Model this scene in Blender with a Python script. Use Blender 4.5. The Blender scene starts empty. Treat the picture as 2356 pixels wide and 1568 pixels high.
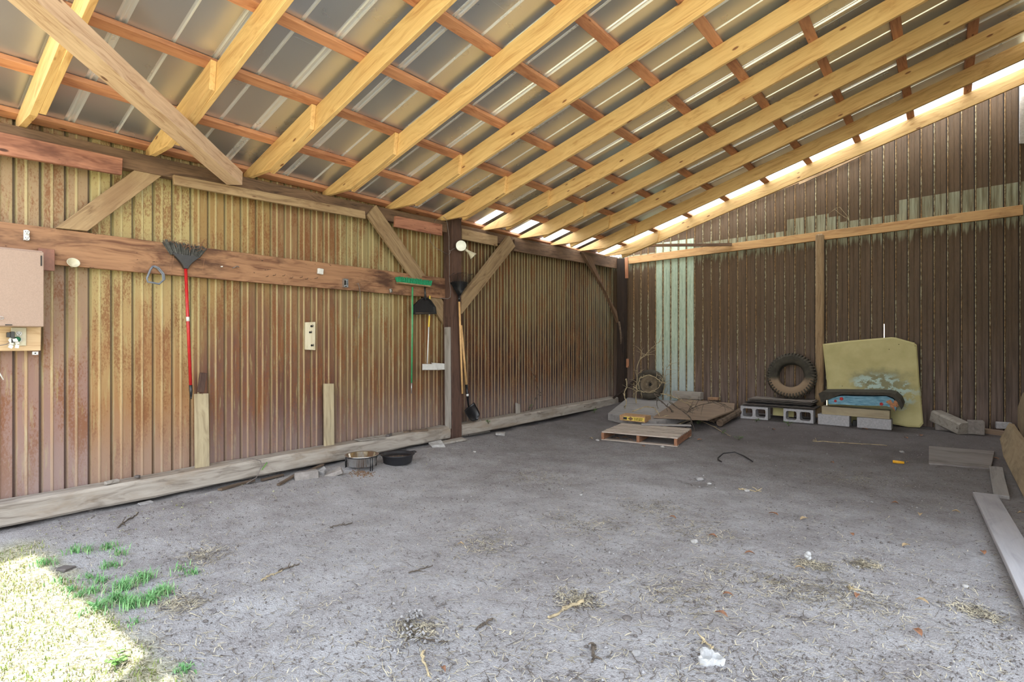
import bpy, bmesh, math, random
import numpy as np
from mathutils import Vector, Matrix, noise as mnoise

random.seed(7)
S = bpy.context.scene
COL = S.collection

# ------------------------------------------------------------------ camera, world, sun, exposure
H = 1.3
YAW = math.radians(38.35)
FPX = 1261.0
CX, CY = 1178.0, 785.5
CA, SA = math.cos(YAW), math.sin(YAW)

cam_d = bpy.data.cameras.new('camera')
cam_d.sensor_width = 36.0
cam_d.lens = 36.0 * FPX / 2356.0
cam_d.shift_y = (CY - 784.0) / 2356.0
cam_d.clip_start = 0.05
cam_d.clip_end = 300
cam = bpy.data.objects.new('camera', cam_d)
COL.objects.link(cam)
cam.location = (0, 0, H)
cam.rotation_euler = (math.pi / 2, 0, YAW)
S.camera = cam

S.view_settings.view_transform = 'Standard'
S.view_settings.look = 'None'
S.view_settings.gamma = 1
S.view_settings.use_curve_mapping = False
S.view_settings.exposure = 1.48

world = bpy.data.worlds.new('world')
S.world = world
world.use_nodes = True
wn = world.node_tree
wn.nodes.clear()
wo = wn.nodes.new('ShaderNodeOutputWorld')
wb = wn.nodes.new('ShaderNodeBackground')
wt = wn.nodes.new('ShaderNodeTexCoord')
wsx = wn.nodes.new('ShaderNodeSeparateXYZ')
wr = wn.nodes.new('ShaderNodeValToRGB')
wr.color_ramp.elements[0].position = 0.0
wr.color_ramp.elements[0].color = (1.0, 0.99, 0.96, 1)
wr.color_ramp.elements[1].position = 0.8
wr.color_ramp.elements[1].color = (0.72, 0.84, 1.0, 1)
wn.links.new(wt.outputs['Generated'], wsx.inputs[0])
wn.links.new(wsx.outputs['Z'], wr.inputs[0])
wn.links.new(wr.outputs[0], wb.inputs[0])
wn.links.new(wb.outputs[0], wo.inputs[0])
wb.inputs[1].default_value = 1.5

sun_d = bpy.data.lights.new('sun', 'SUN')
sun_d.energy = 4.6
sun_d.angle = math.radians(0.6)
sun_d.color = (1.0, 0.95, 0.86)
sun = bpy.data.objects.new('sun', sun_d)
COL.objects.link(sun)
SUN_FROM = Vector((-0.29, -0.10, 1.0)).normalized()
sun.rotation_euler = SUN_FROM.to_track_quat('Z', 'Y').to_euler()
sun.location = (-3, -1, 9)

S.cycles.use_denoising = True
S.cycles.max_bounces = 10
S.cycles.diffuse_bounces = 6
S.cycles.glossy_bounces = 4

# ------------------------------------------------------------------ where a pixel's ray meets a plane of the place
def ray(px, py):
    u = (px - CX) / FPX
    return Vector((-SA + u * CA, CA + u * SA, (CY - py) / FPX))
def on_x(px, py, X):
    d = ray(px, py); t = X / d.x
    return Vector((X, d.y * t, H + d.z * t))
def on_y(px, py, Y):
    d = ray(px, py); t = Y / d.y
    return Vector((d.x * t, Y, H + d.z * t))
def on_z(px, py, Z=0.0):
    d = ray(px, py); t = (Z - H) / d.z
    return Vector((d.x * t, d.y * t, Z))
def sstep(a, b, x):
    t = min(1, max(0, (x - a) / (b - a)))
    return t * t * (3 - 2 * t)

# ------------------------------------------------------------------ materials
def srgb(r, g, b):
    f = lambda c: (c / 255 / 12.92) if c / 255 <= 0.04045 else ((c / 255 + 0.055) / 1.055) ** 2.4
    return (f(r), f(g), f(b), 1.0)

class Mt:
    def __init__(s, name, rough=0.8, metal=0.0, spec=0.5):
        s.m = bpy.data.materials.new(name); s.m.use_nodes = True
        s.nt = s.m.node_tree
        s.b = s.nt.nodes['Principled BSDF']
        s.b.inputs['Roughness'].default_value = rough
        s.b.inputs['Metallic'].default_value = metal
        s.b.inputs['Specular IOR Level'].default_value = spec
        s.tc = s.nt.nodes.new('ShaderNodeTexCoord')
    def n(s, t): return s.nt.nodes.new('ShaderNode' + t)
    def put(s, sock, v):
        if isinstance(v, bpy.types.NodeSocket): s.nt.links.new(v, sock)
        else:
            if isinstance(v, tuple) and len(v) == 4 and len(sock.default_value) == 3: v = v[:3]
            sock.default_value = v
    def obj(s): return s.tc.outputs['Object']
    def rnd(s):
        o = s.n('ObjectInfo'); return o.outputs['Random']
    def scale(s, v, sc, off=None):
        m = s.n('Mapping'); s.put(m.inputs[0], v); m.inputs['Scale'].default_value = sc
        if off is not None: s.put(m.inputs['Location'], off)
        return m.outputs[0]
    def sep(s, v):
        m = s.n('SeparateXYZ'); s.put(m.inputs[0], v); return m.outputs
    def comb(s, x, y, z):
        m = s.n('CombineXYZ'); s.put(m.inputs[0], x); s.put(m.inputs[1], y); s.put(m.inputs[2], z); return m.outputs[0]
    def noise(s, v, sc=5, det=4, rough=0.6, dist=0.0):
        m = s.n('TexNoise'); s.put(m.inputs['Vector'], v)
        m.inputs['Scale'].default_value = sc; m.inputs['Detail'].default_value = det
        m.inputs['Roughness'].default_value = rough; m.inputs['Distortion'].default_value = dist
        return m.outputs['Fac']
    def vor(s, v, sc=5, out='Distance', feat='F1'):
        m = s.n('TexVoronoi'); s.put(m.inputs['Vector'], v); m.inputs['Scale'].default_value = sc; m.feature = feat
        return m.outputs[out]
    def math(s, op, a, b=0.0, c=0.0, clamp=False):
        m = s.n('Math'); m.operation = op; m.use_clamp = clamp
        s.put(m.inputs[0], a); s.put(m.inputs[1], b)
        if op in ('MULTIPLY_ADD', 'COMPARE', 'SMOOTH_MIN'): s.put(m.inputs[2], c)
        return m.outputs[0]
    def rng(s, v, a, b, lo=0.0, hi=1.0, smooth=True):
        m = s.n('MapRange'); m.interpolation_type = 'SMOOTHSTEP' if smooth else 'LINEAR'
        s.put(m.inputs[0], v); s.put(m.inputs[1], a); s.put(m.inputs[2], b)
        m.inputs[3].default_value = lo; m.inputs[4].default_value = hi
        return m.outputs[0]
    def ramp(s, v, stops, const=False):
        m = s.n('ValToRGB'); s.put(m.inputs[0], v); cr = m.color_ramp
        if const: cr.interpolation = 'CONSTANT'
        while len(cr.elements) < len(stops): cr.elements.new(0.5)
        for e, (p, c) in zip(cr.elements, stops): e.position = p; e.color = c
        return m.outputs[0]
    def mix(s, f, a, b, mode='MIX'):
        m = s.n('Mix'); m.data_type = 'RGBA'; m.blend_type = mode
        s.put(m.inputs['Factor'], f)
        s.put([i for i in m.inputs if i.name == 'A' and i.type == 'RGBA'][0], a)
        s.put([i for i in m.inputs if i.name == 'B' and i.type == 'RGBA'][0], b)
        return [o for o in m.outputs if o.type == 'RGBA'][0]
    def bump(s, h, dist=0.01, st=0.6):
        m = s.n('Bump'); m.inputs['Distance'].default_value = dist; m.inputs['Strength'].default_value = st
        s.put(m.inputs['Height'], h); s.nt.links.new(m.outputs[0], s.b.inputs['Normal'])
    def col(s, c): s.put(s.b.inputs['Base Color'], c)

def plain(name, c, rough=0.6, metal=0.0, var=0.12, sc=30, spec=0.5):
    k = Mt(name, rough, metal, spec)
    d = tuple(x * (1 - var * 2) for x in c[:3]) + (1,)
    l = tuple(min(1, x * (1 + var)) for x in c[:3]) + (1,)
    k.col(k.ramp(k.noise(k.obj(), sc, 4), [(0.3, d), (0.7, l)]))
    return k.m

def wood(name, light, dark, knot=None, rough=0.75, stain=None, stain_amt=0.5, grain=1.0, holes=False, bumpd=0.002, vary=0.25):
    k = Mt(name, rough)
    off = k.math('MULTIPLY', k.rnd(), 37.0)
    offv = k.comb(off, off, off)
    v = k.scale(k.obj(), (1, 1, 1), offv)
    warp = k.noise(k.scale(v, (1.2, 4, 4)), 1.0, 2)
    v2 = k.scale(v, (0.7, 16 * grain, 16 * grain), k.comb(0.0, k.math('MULTIPLY', warp, 5.0), k.math('MULTIPLY', warp, 5.0)))
    g = k.noise(v2, 1.6, 5, 0.6)
    g2 = k.noise(k.scale(v, (3, 90, 90)), 1.0, 3)
    gg = k.math('ADD', k.math('MULTIPLY', g, 0.72), k.math('MULTIPLY', g2, 0.28))
    c = k.ramp(gg, [(0.34, dark), (0.48, tuple((a * 0.7 + b * 0.3) for a, b in zip(light, dark))), (0.6, light)])
    if knot:
        kv = k.scale(v, (3.2, 9.0, 9.0))
        kd = k.math('ADD', k.vor(kv, 1.0), k.math('MULTIPLY', k.noise(kv, 3.0, 2), 0.06))
        kc = k.math('GREATER_THAN', k.vor(kv, 1.0, 'Color'), 0.5)
        km = k.math('MULTIPLY', k.rng(kd, 0.09, 0.15, 0.9, 0), kc)
        c = k.mix(km, c, knot)
    if stain:
        sm = k.rng(k.noise(k.scale(v, (1.0, 3.2, 3.2)), 1.3, 5, 0.65), 0.48, 0.66)
        c = k.mix(k.math('MULTIPLY', sm, stain_amt), c, stain)
    if holes:
        hv = k.scale(v, (9, 34, 34))
        hm = k.rng(k.noise(hv, 1.0, 3, 0.7), 0.68, 0.72)
        c = k.mix(hm, c, srgb(50, 30, 18))
    # each board differs a little
    hsv = k.n('HueSaturation')
    k.put(hsv.inputs['Color'], c)
    k.put(hsv.inputs['Value'], k.math('MULTIPLY_ADD', k.rnd(), vary, 1 - vary / 2))
    k.put(hsv.inputs['Saturation'], 0.95)
    k.col(hsv.outputs[0])
    k.bump(gg, bumpd, 0.7)
    return k.m

M = {}
M['pine'] = wood('fresh_yellow_pine', srgb(226, 188, 122), srgb(190, 142, 80), srgb(116, 62, 30), 0.6, vary=0.12)
M['purlin'] = wood('orange_pine', srgb(200, 140, 98), srgb(158, 96, 60), srgb(100, 54, 32), 0.65, stain=srgb(140, 84, 58), stain_amt=0.6, vary=0.2)
M['brace'] = wood('pale_old_pine', srgb(214, 184, 154), srgb(164, 126, 96), srgb(104, 66, 44), 0.75, vary=0.1)
M['oldpine'] = wood('aged_pine', srgb(164, 138, 102), srgb(118, 92, 64), srgb(92, 58, 34), 0.8, stain=srgb(120, 86, 56), vary=0.18)
M['plank'] = wood('red_brown_plank', srgb(158, 116, 82), srgb(100, 62, 40), srgb(48, 28, 20), 0.75, stain=srgb(70, 42, 28), stain_amt=0.95, holes=True, vary=0.1)
M['redboard'] = wood('reddish_board', srgb(166, 112, 86), srgb(118, 70, 50), srgb(54, 28, 20), 0.75, stain=srgb(82, 44, 32), stain_amt=0.8, holes=True)
M['plate'] = wood('dark_weathered_plate', srgb(122, 94, 70), srgb(74, 54, 40), srgb(44, 30, 20), 0.85, stain=srgb(60, 44, 34), vary=0.1)
M['post'] = wood('dark_red_brown_post', srgb(92, 66, 54), srgb(56, 38, 32), srgb(40, 24, 18), 0.8, stain=srgb(52, 34, 28), vary=0.1)
M['darkpost'] = wood('near_black_post', srgb(58, 44, 36), srgb(32, 24, 20), None, 0.85)
M['greywood'] = wood('dusty_grey_timber', srgb(172, 164, 154), srgb(122, 112, 102), srgb(92, 78, 66), 0.95, stain=srgb(140, 120, 96), stain_amt=0.5, grain=0.6, bumpd=0.006)
M['greyboard'] = wood('grey_board', srgb(158, 152, 144), srgb(120, 112, 104), srgb(80, 70, 60), 0.9, vary=0.1)
M['girt'] = wood('tan_girt', srgb(206, 164, 108), srgb(166, 118, 68), srgb(96, 50, 24), 0.7, stain=srgb(150, 112, 70), vary=0.06)
M['weathpine'] = wood('weathered_pine', srgb(176, 162, 130), srgb(138, 122, 94), srgb(90, 74, 54), 0.8, stain=srgb(150, 140, 120), vary=0.1)
M['whitewood'] = wood('whitewashed_wood', srgb(206, 198, 172), srgb(178, 164, 132), None, 0.7)
M['pallet'] = wood('pallet_wood', srgb(186, 172, 160), srgb(150, 134, 122), srgb(90, 70, 56), 0.85, stain=srgb(130, 126, 118), vary=0.25)
M['palletside'] = wood('pallet_stringer', srgb(150, 104, 74), srgb(100, 64, 44), None, 0.85)
M['bark'] = wood('bark', srgb(112, 94, 78), srgb(64, 52, 42), None, 0.95, bumpd=0.01, grain=0.5)
M['tanboard'] = wood('tan_board', srgb(172, 152, 120), srgb(140, 120, 92), None, 0.85, stain=srgb(120, 108, 88), grain=0.3, vary=0.1)

def wall_mat(name, top, bot, rust, pale, axis, zmid=1.4, rustamt=0.5, paleamt=0.4, rough=0.6, dust=True):
    """top/bot: colour stops along the wall (position in metres/10)."""
    k = Mt(name, rough, 0.0, 0.4)
    xyz = k.sep(k.obj())
    s = xyz[1] if axis == 'y' else xyz[0]
    z = xyz[2]
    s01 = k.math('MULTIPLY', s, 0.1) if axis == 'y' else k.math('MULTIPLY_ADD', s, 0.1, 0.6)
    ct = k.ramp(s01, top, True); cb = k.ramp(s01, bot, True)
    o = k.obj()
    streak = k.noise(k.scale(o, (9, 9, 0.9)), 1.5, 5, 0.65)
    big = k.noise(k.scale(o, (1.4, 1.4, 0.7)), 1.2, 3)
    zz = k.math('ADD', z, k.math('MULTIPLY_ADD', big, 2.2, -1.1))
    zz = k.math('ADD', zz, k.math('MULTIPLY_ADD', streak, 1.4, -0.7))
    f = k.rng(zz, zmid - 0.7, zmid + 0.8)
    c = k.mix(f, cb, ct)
    spk = k.noise(k.scale(o, (60, 60, 30)), 1.6, 4, 0.7)
    patch = k.noise(k.scale(o, (5, 5, 1.6)), 1.2, 4, 0.6)
    rm = k.math('MULTIPLY', k.rng(k.math('ADD', k.math('MULTIPLY', spk, 0.5), k.math('MULTIPLY', patch, 0.6)), 0.52, 0.66), rustamt)
    c = k.mix(rm, c, rust)
    pm = k.math('MULTIPLY', k.rng(k.noise(k.scale(o, (26, 26, 2.2)), 1.5, 5, 0.7), 0.54, 0.68), paleamt)
    c = k.mix(pm, c, pale)
    if dust:
        dm = k.math('MULTIPLY', k.rng(k.math('ADD', z, k.math('MULTIPLY_ADD', patch, 0.5, -0.25)), 0.15, 0.85, 1, 0), 0.45)
        c = k.mix(dm, c, srgb(146, 134, 132))
    k.col(c)
    k.bump(k.math('ADD', spk, streak), 0.003, 0.35)
    return k.m

# left wall: colours along y (0.1 per metre)
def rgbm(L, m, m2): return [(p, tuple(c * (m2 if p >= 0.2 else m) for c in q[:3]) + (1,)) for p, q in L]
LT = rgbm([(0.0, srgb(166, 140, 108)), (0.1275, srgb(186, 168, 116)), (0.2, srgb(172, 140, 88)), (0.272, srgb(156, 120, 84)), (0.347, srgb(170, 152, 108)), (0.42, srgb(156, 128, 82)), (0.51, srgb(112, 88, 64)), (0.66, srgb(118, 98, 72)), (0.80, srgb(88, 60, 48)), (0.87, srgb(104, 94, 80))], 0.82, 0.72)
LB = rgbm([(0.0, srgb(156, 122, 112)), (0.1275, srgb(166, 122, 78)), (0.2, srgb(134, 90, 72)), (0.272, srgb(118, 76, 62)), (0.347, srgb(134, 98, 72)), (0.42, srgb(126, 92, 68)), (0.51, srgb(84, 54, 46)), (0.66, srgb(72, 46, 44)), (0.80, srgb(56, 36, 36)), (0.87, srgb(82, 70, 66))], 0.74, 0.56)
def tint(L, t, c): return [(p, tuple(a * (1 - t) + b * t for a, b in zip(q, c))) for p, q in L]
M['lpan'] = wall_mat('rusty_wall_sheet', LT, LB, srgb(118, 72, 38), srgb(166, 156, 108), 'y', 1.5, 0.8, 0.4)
# back wall
def back_mat():
    k = Mt('brown_wall_sheet', 0.6, 0.0, 0.35)
    xyz = k.sep(k.obj()); x, z = xyz[0], xyz[2]; o = k.obj()
    streak = k.noise(k.scale(o, (22, 22, 1.2)), 1.5, 4, 0.6)
    fine = k.noise(k.scale(o, (120, 120, 12)), 1.0, 3)
    base = k.ramp(k.math('ADD', k.math('MULTIPLY', streak, 0.6), k.math('MULTIPLY', fine, 0.4)), [(0.35, srgb(80, 64, 48)), (0.65, srgb(106, 86, 66))])
    low = k.ramp(streak, [(0.35, srgb(84, 70, 64)), (0.65, srgb(122, 106, 98))])
    c = k.mix(k.rng(z, 0.2, 1.7, 1, 0), base, low)
    galv = k.ramp(streak, [(0.35, srgb(118, 112, 88)), (0.62, srgb(166, 170, 148))])
    x01 = k.math('MULTIPLY_ADD', x, 0.1, 0.6)
    # bare band between the girt and the lap of the upper sheets, stepped sheet by sheet
    stops = [(-4.8, 3.06), (-4.30, 3.22), (-3.55, 3.12), (-2.05, 3.30), (-1.45, 3.24), (-1.30, 3.14), (-0.55, 3.34), (1.0, 3.34)]
    zt = k.n('ValToRGB'); zt.color_ramp.interpolation = 'CONSTANT'
    k.put(zt.inputs[0], x01)
    cr = zt.color_ramp
    while len(cr.elements) < len(stops): cr.elements.new(0.5)
    for e, (p, h) in zip(cr.elements, stops):
        e.position = p * 0.1 + 0.6; g = (h - 2.8); e.color = (g, g, g, 1)
    zhi = k.math('ADD', k.sep(zt.outputs[0])[0], 2.8)
    zhi = k.math('ADD', zhi, k.math('MULTIPLY_ADD', x, 0.026, 0.03))
    zlow = k.math('ADD', k.math('MULTIPLY_ADD', x, 0.0264, 2.93), k.math('MULTIPLY_ADD', streak, -0.5, 0.20))
    up = k.math('LESS_THAN', z, zhi)
    dn = k.rng(k.math('SUBTRACT', z, zlow), -0.09, 0.03)
    band = k.math('MULTIPLY', up, dn)
    c = k.mix(k.math('MULTIPLY', band, 0.85), c, galv)
    # one unpainted mint sheet near the corner
    s1 = k.math('GREATER_THAN', x, -4.27); s2 = k.math('LESS_THAN', x, -3.53)
    mint = k.ramp(k.math('ADD', k.math('MULTIPLY', streak, 0.5), k.math('MULTIPLY', fine, 0.5)), [(0.32, srgb(128, 146, 128)), (0.45, srgb(172, 192, 172)), (0.6, srgb(196, 214, 196))])
    mint = k.mix(k.rng(z, 0.3, 1.5, 0.7, 0), mint, srgb(178, 188, 196))
    mk = k.math('MULTIPLY', k.math('MULTIPLY', s1, s2), up)
    c = k.mix(mk, c, mint)
    k.col(c)
    k.bump(streak, 0.003, 0.3)
    return k.m
M['bpan'] = back_mat()
def rib_mat(name, a, b, base):
    k = Mt(name, 0.6, 0.1, 0.4); o = k.obj()
    n1 = k.noise(k.scale(o, (40, 40, 14)), 1.5, 4, 0.7)
    n2 = k.noise(k.scale(o, (4, 4, 0.8)), 1.0, 3)
    c = k.mix(k.rng(n2, 0.4, 0.6), a, b)
    c = k.mix(k.rng(n1, 0.42, 0.62), base, c)
    k.col(c); return k.m
M['brib'] = rib_mat('bare_rib_edge', srgb(196, 190, 158), srgb(168, 134, 90), srgb(112, 90, 64))
M['lrib'] = wall_mat('left_rib_edge', tint(LT, .6, srgb(190, 178, 134)), tint(LB, .6, srgb(182, 152, 114)), srgb(116, 76, 46), srgb(176, 172, 140), 'y', 1.3, 0.35, 0.5)
M['lrec'] = wall_mat('left_rib_recess_shade', tint(LT, .65, srgb(48, 42, 32)), tint(LB, .65, srgb(36, 24, 20)), srgb(70, 40, 26), srgb(96, 96, 84), 'y', 1.3, 0.4, 0.25, dust=False)  # shade inside the rib channels, painted as darker wall colour
M['bshade'] = plain('rib_shadow_line', srgb(40, 28, 20), 0.7, var=0.2)  # occlusion shadow beside each raised rib, painted as a dark line

def roof_mat(name, c0, c1, rough, metal=0.82):
    k = Mt(name, rough, metal); o = k.obj()
    n = k.noise(k.scale(o, (1, 2, 1)), 1.0, 2, 0.5)
    k.col(k.ramp(n, [(0.35, c0), (0.65, c1)]))
    k.put(k.b.inputs['Roughness'], k.rng(k.noise(o, 3, 3), 0.3, 0.7, rough - 0.02, rough + 0.04))
    return k.m
M['roof'] = roof_mat('galvalume_sheet', (0.57, 0.60, 0.645, 1), (0.63, 0.66, 0.70, 1), 0.29)
M['roofrib'] = roof_mat('galvalume_rib_highlight', (0.80, 0.82, 0.84, 1), (0.88, 0.9, 0.92, 1), 0.28, 0.6)  # white rib highlights painted in: paler than the flat sheet

def dirt():
    k = Mt('dusty_grey_dirt', 0.95, 0.0, 0.15); o = k.obj()
    big = k.noise(o, 0.55, 3, 0.5)
    mid = k.noise(o, 3.2, 5, 0.65)
    fine = k.noise(o, 60, 5, 0.75)
    tiny = k.vor(k.scale(o, (1, 1, 1)), 130)
    f = k.math('ADD', k.math('MULTIPLY', big, 0.22), k.math('ADD', k.math('MULTIPLY', mid, 0.38), k.math('MULTIPLY', fine, 0.40)))
    c = k.ramp(f, [(0.36, srgb(136, 130, 130)), (0.5, srgb(168, 165, 166)), (0.62, srgb(190, 189, 192))])
    dk = k.rng(k.noise(k.scale(o, (22, 30, 22)), 1.0, 4, 0.8, 0.6), 0.57, 0.65)
    c = k.mix(k.math('MULTIPLY', dk, 0.6), c, srgb(84, 76, 74))
    lt = k.rng(k.noise(k.scale(o, (34, 20, 20), (3.0, 5.0, 0.0)), 1.3, 3, 0.8, 1.0), 0.66, 0.72)
    c = k.mix(k.math('MULTIPLY', lt, 0.6), c, srgb(196, 188, 176))
    # darker toward the back: damp soil plus light falloff painted in
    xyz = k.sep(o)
    damp_falloff = k.math('SUBTRACT', xyz[1], k.math('MULTIPLY_ADD', big, 3.0, 4.6))
    c = k.mix(k.rng(damp_falloff, -2.6, 2.6, 0.0, 0.68), c, srgb(88, 80, 80))
    # dry grass thatch where the lawn starts, outside the eave
    e = k.math('ADD', xyz[1], k.math('MULTIPLY_ADD', mid, 0.3, -0.15))
    e2 = k.math('ADD', xyz[0], k.math('MULTIPLY_ADD', mid, 0.4, -0.2))
    lw = k.math('MULTIPLY', k.rng(e, 0.78, 0.95, 1, 0), k.math('MULTIPLY', k.rng(e2, -2.2, -1.9, 1, 0), k.rng(e2, -4.6, -4.3, 0, 1)))
    th = k.ramp(k.noise(o, 45, 5, 0.75), [(0.38, srgb(122, 122, 84)), (0.5, srgb(180, 178, 148)), (0.62, srgb(212, 208, 190))])
    c = k.mix(lw, c, th)
    k.col(c)
    h = k.math('ADD', k.math('MULTIPLY', fine, 0.6), k.math('MULTIPLY', mid, 1.2))
    h = k.math('ADD', h, k.math('MULTIPLY', tiny, 0.35))
    h = k.math('ADD', h, k.math('MULTIPLY', k.noise(o, 160, 3, 0.8), 0.35))
    k.bump(h, 0.022, 0.9)
    return k.m
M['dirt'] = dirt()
def lawn_ground():
    k = Mt('pale_dry_ground', 0.95, 0, 0.1); o = k.obj()
    c = k.ramp(k.noise(o, 26, 5, 0.7), [(0.35, srgb(150, 140, 104)), (0.6, srgb(206, 198, 166))])
    c = k.mix(k.rng(k.noise(o, 4, 4, 0.6), 0.5, 0.7, 0, 0.5), c, srgb(150, 160, 96))
    k.col(c); k.bump(k.noise(o, 50, 4, 0.7), 0.02, 0.9); return k.m
M['lawn'] = lawn_ground()

M['steel'] = plain('brushed_steel', (0.72, 0.71, 0.69, 1), 0.18, 1.0, 0.05)
M['blackmetal'] = plain('black_painted_metal', (0.015, 0.015, 0.017, 1), 0.3, 0.3)
M['blackrubber'] = plain('black_rubber', (0.02, 0.02, 0.024, 1), 0.45)
M['water'] = plain('dark_water', (0.03, 0.025, 0.022, 1), 0.04)
M['red'] = plain('red_handle_paint', srgb(180, 36, 38), 0.35)
M['blackplastic'] = plain('black_plastic', srgb(40, 40, 42), 0.4)
M['bristle'] = plain('grey_bristle', srgb(84, 84, 82), 0.8, var=0.3)
M['green'] = plain('green_bristle', srgb(34, 150, 104), 0.8, var=0.3, sc=120)
M['greenhandle'] = plain('green_handle_paint', srgb(74, 150, 100), 0.4)
M['white'] = plain('white_enamel', srgb(208, 208, 206), 0.4, var=0.05)
M['offwhite'] = plain('off_white_plastic', srgb(196, 190, 168), 0.5, var=0.06)
M['yellow'] = plain('yellow_grip', srgb(226, 196, 84), 0.5, var=0.06)
M['ash'] = plain('ash_handle', srgb(214, 172, 118), 0.5, var=0.12, sc=14)
M['galv'] = plain('galvanised_metal', (0.55, 0.56, 0.57, 1), 0.4, 0.9)
M['cord'] = plain('grey_cord', srgb(120, 112, 108), 0.6)
M['blackcord'] = plain('black_cable', srgb(34, 30, 32), 0.5)
M['cabinet'] = plain('brown_enamel_cabinet', srgb(158, 134, 120), 0.45, var=0.07, sc=150)
M['cabinetside'] = plain('red_brown_enamel', srgb(132, 86, 68), 0.5, var=0.1)
M['slot'] = plain('dark_slot', (0.01, 0.01, 0.01, 1), 0.6)
M['greenplug'] = plain('green_plug', srgb(44, 120, 84), 0.4)
M['bluewire'] = plain('blue_grey_strap', srgb(110, 116, 128), 0.6)
M['tire'] = plain('dusty_tire_rubber', srgb(74, 68, 58), 0.85, var=0.25, sc=10)
M['tiredust'] = plain('dusty_sidewall', srgb(122, 106, 86), 0.9, var=0.2, sc=8)
def tirecarc():
    k = Mt('half_dusty_tire_sidewall', 0.9); o = k.obj()
    z = k.math('ADD', k.sep(o)[2], k.math('MULTIPLY_ADD', k.noise(o, 7, 4), 0.12, -0.06))
    c = k.ramp(k.noise(o, 10, 4), [(0.3, srgb(44, 42, 36)), (0.7, srgb(70, 66, 56))])
    k.col(k.mix(k.rng(z, 0.26, 0.36, 0.95, 0), c, srgb(136, 116, 94))); return k.m
M['tirecarc'] = tirecarc()
M['rim'] = plain('rusty_dusty_rim', srgb(126, 112, 92), 0.8, var=0.2, sc=12)
def rsheet():
    k = Mt('black_bitumen_sheet', 0.85); o = k.obj()
    n = k.noise(k.scale(o, (4, 14, 14)), 2.0, 4, 0.7)
    k.col(k.ramp(k.math('ADD', k.math('MULTIPLY', n, 0.6), k.math('MULTIPLY', k.rnd(), 0.4)), [(0.3, srgb(34, 34, 38)), (0.7, srgb(122, 114, 108))])); return k.m
M['roofsheet'] = rsheet()
M['blockgrey'] = plain('grey_concrete', srgb(176, 176, 180), 0.95, var=0.12, sc=40)
M['blockdark'] = plain('dusty_concrete', srgb(140, 134, 130), 0.95, var=0.14, sc=30)
M['brick'] = plain('old_brick', srgb(166, 132, 104), 0.95, var=0.2)
M['stone'] = plain('grey_stone', srgb(150, 148, 148), 0.95, var=0.2)
M['whitestone'] = plain('white_stone', srgb(166, 164, 162), 0.9, var=0.15)
M['plybur'] = wood('dirt_covered_plywood', srgb(140, 134, 132), srgb(120, 114, 112), None, 0.95, stain=srgb(104, 96, 94), stain_amt=0.8, grain=0.25, vary=0.02)
M['palepine'] = wood('pale_pine_block', srgb(206, 178, 140), srgb(170, 134, 98), None, 0.7, vary=0.05)
M['ply'] = wood('dusty_plywood', srgb(158, 154, 152), srgb(130, 126, 124), None, 0.95, grain=0.4, vary=0.1)
M['plybrown'] = wood('brown_dusty_plywood', srgb(144, 122, 102), srgb(112, 96, 82), None, 0.95, grain=0.4, vary=0.1)
M['canvas'] = plain('black_canvas', srgb(66, 62, 54), 0.8, var=0.2, sc=14)
M['matedge'] = plain('black_mat_edge', srgb(20, 20, 24), 0.6)
M['foamtan'] = plain('torn_tan_foam', srgb(196, 142, 104), 0.9)
M['redflower'] = plain('red_print', srgb(196, 66, 66), 0.8)
M['leaf'] = plain('dry_orange_leaf', srgb(146, 104, 78), 0.8, var=0.3, sc=20)
M['leafpale'] = plain('dry_pale_leaf', srgb(168, 146, 114), 0.8, var=0.2, sc=20)
M['kibble'] = plain('brown_kibble', srgb(122, 96, 74), 0.9)
M['planegrey'] = wood('smooth_grey_plank', srgb(170, 168, 172), srgb(152, 150, 154), None, 0.9, stain=srgb(140, 138, 142), stain_amt=0.4, grain=0.2, vary=0.02)
M['weed'] = plain('green_weed_leaf', srgb(96, 140, 66), 0.6, var=0.25, sc=20)
M['twig'] = plain('pale_dry_twig', srgb(176, 160, 128), 0.9, var=0.25, sc=20)
M['darktwig'] = plain('dark_twig', srgb(92, 82, 72), 0.9, var=0.3, sc=20)
M['straw'] = plain('straw', srgb(200, 190, 164), 0.85, var=0.35, sc=7)
M['orangeplastic'] = plain('yellow_plastic', srgb(236, 176, 44), 0.5)
M['cartonbox'] = plain('dusty_carton', srgb(180, 142, 104), 0.85, var=0.15)
M['label'] = plain('yellow_carton_label', srgb(226, 200, 92), 0.7, var=0.06)
M['diamond'] = plain('brown_diamond_mark', srgb(120, 92, 66), 0.8)
M['ink'] = plain('dark_label_print', srgb(60, 48, 20), 0.8)
M['paper'] = plain('crumpled_white_paper', srgb(182, 182, 182), 0.8, var=0.15)
M['pebbledark'] = plain('dark_pebble', srgb(98, 92, 90), 0.9)
M['glassbulb'] = plain('white_lamp_lens', srgb(240, 244, 236), 0.2, var=0.03)
def grass_m(name, a, b):
    k = Mt(name, 0.55, 0, 0.3)
    k.col(k.ramp(k.noise(k.obj(), 20, 2), [(0.35, a), (0.65, b)])); return k.m
M['grass'] = grass_m('green_grass', srgb(84, 140, 84), srgb(140, 184, 122))
M['grasspale'] = grass_m('pale_bent_grass', srgb(146, 150, 120), srgb(176, 182, 150))
M['grasssun'] = grass_m('sunlit_lawn_grass', srgb(96, 120, 50), srgb(150, 152, 92))
def fabric():
    k = Mt('blue_print_fabric', 0.85); o = k.obj()
    f = k.noise(k.scale(o, (4, 4, 30)), 2.0, 4)
    k.col(k.ramp(f, [(0.35, srgb(84, 134, 160)), (0.6, srgb(140, 186, 206))]))
    k.bump(f, 0.02, 0.8); return k.m
M['blue'] = fabric()
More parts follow.
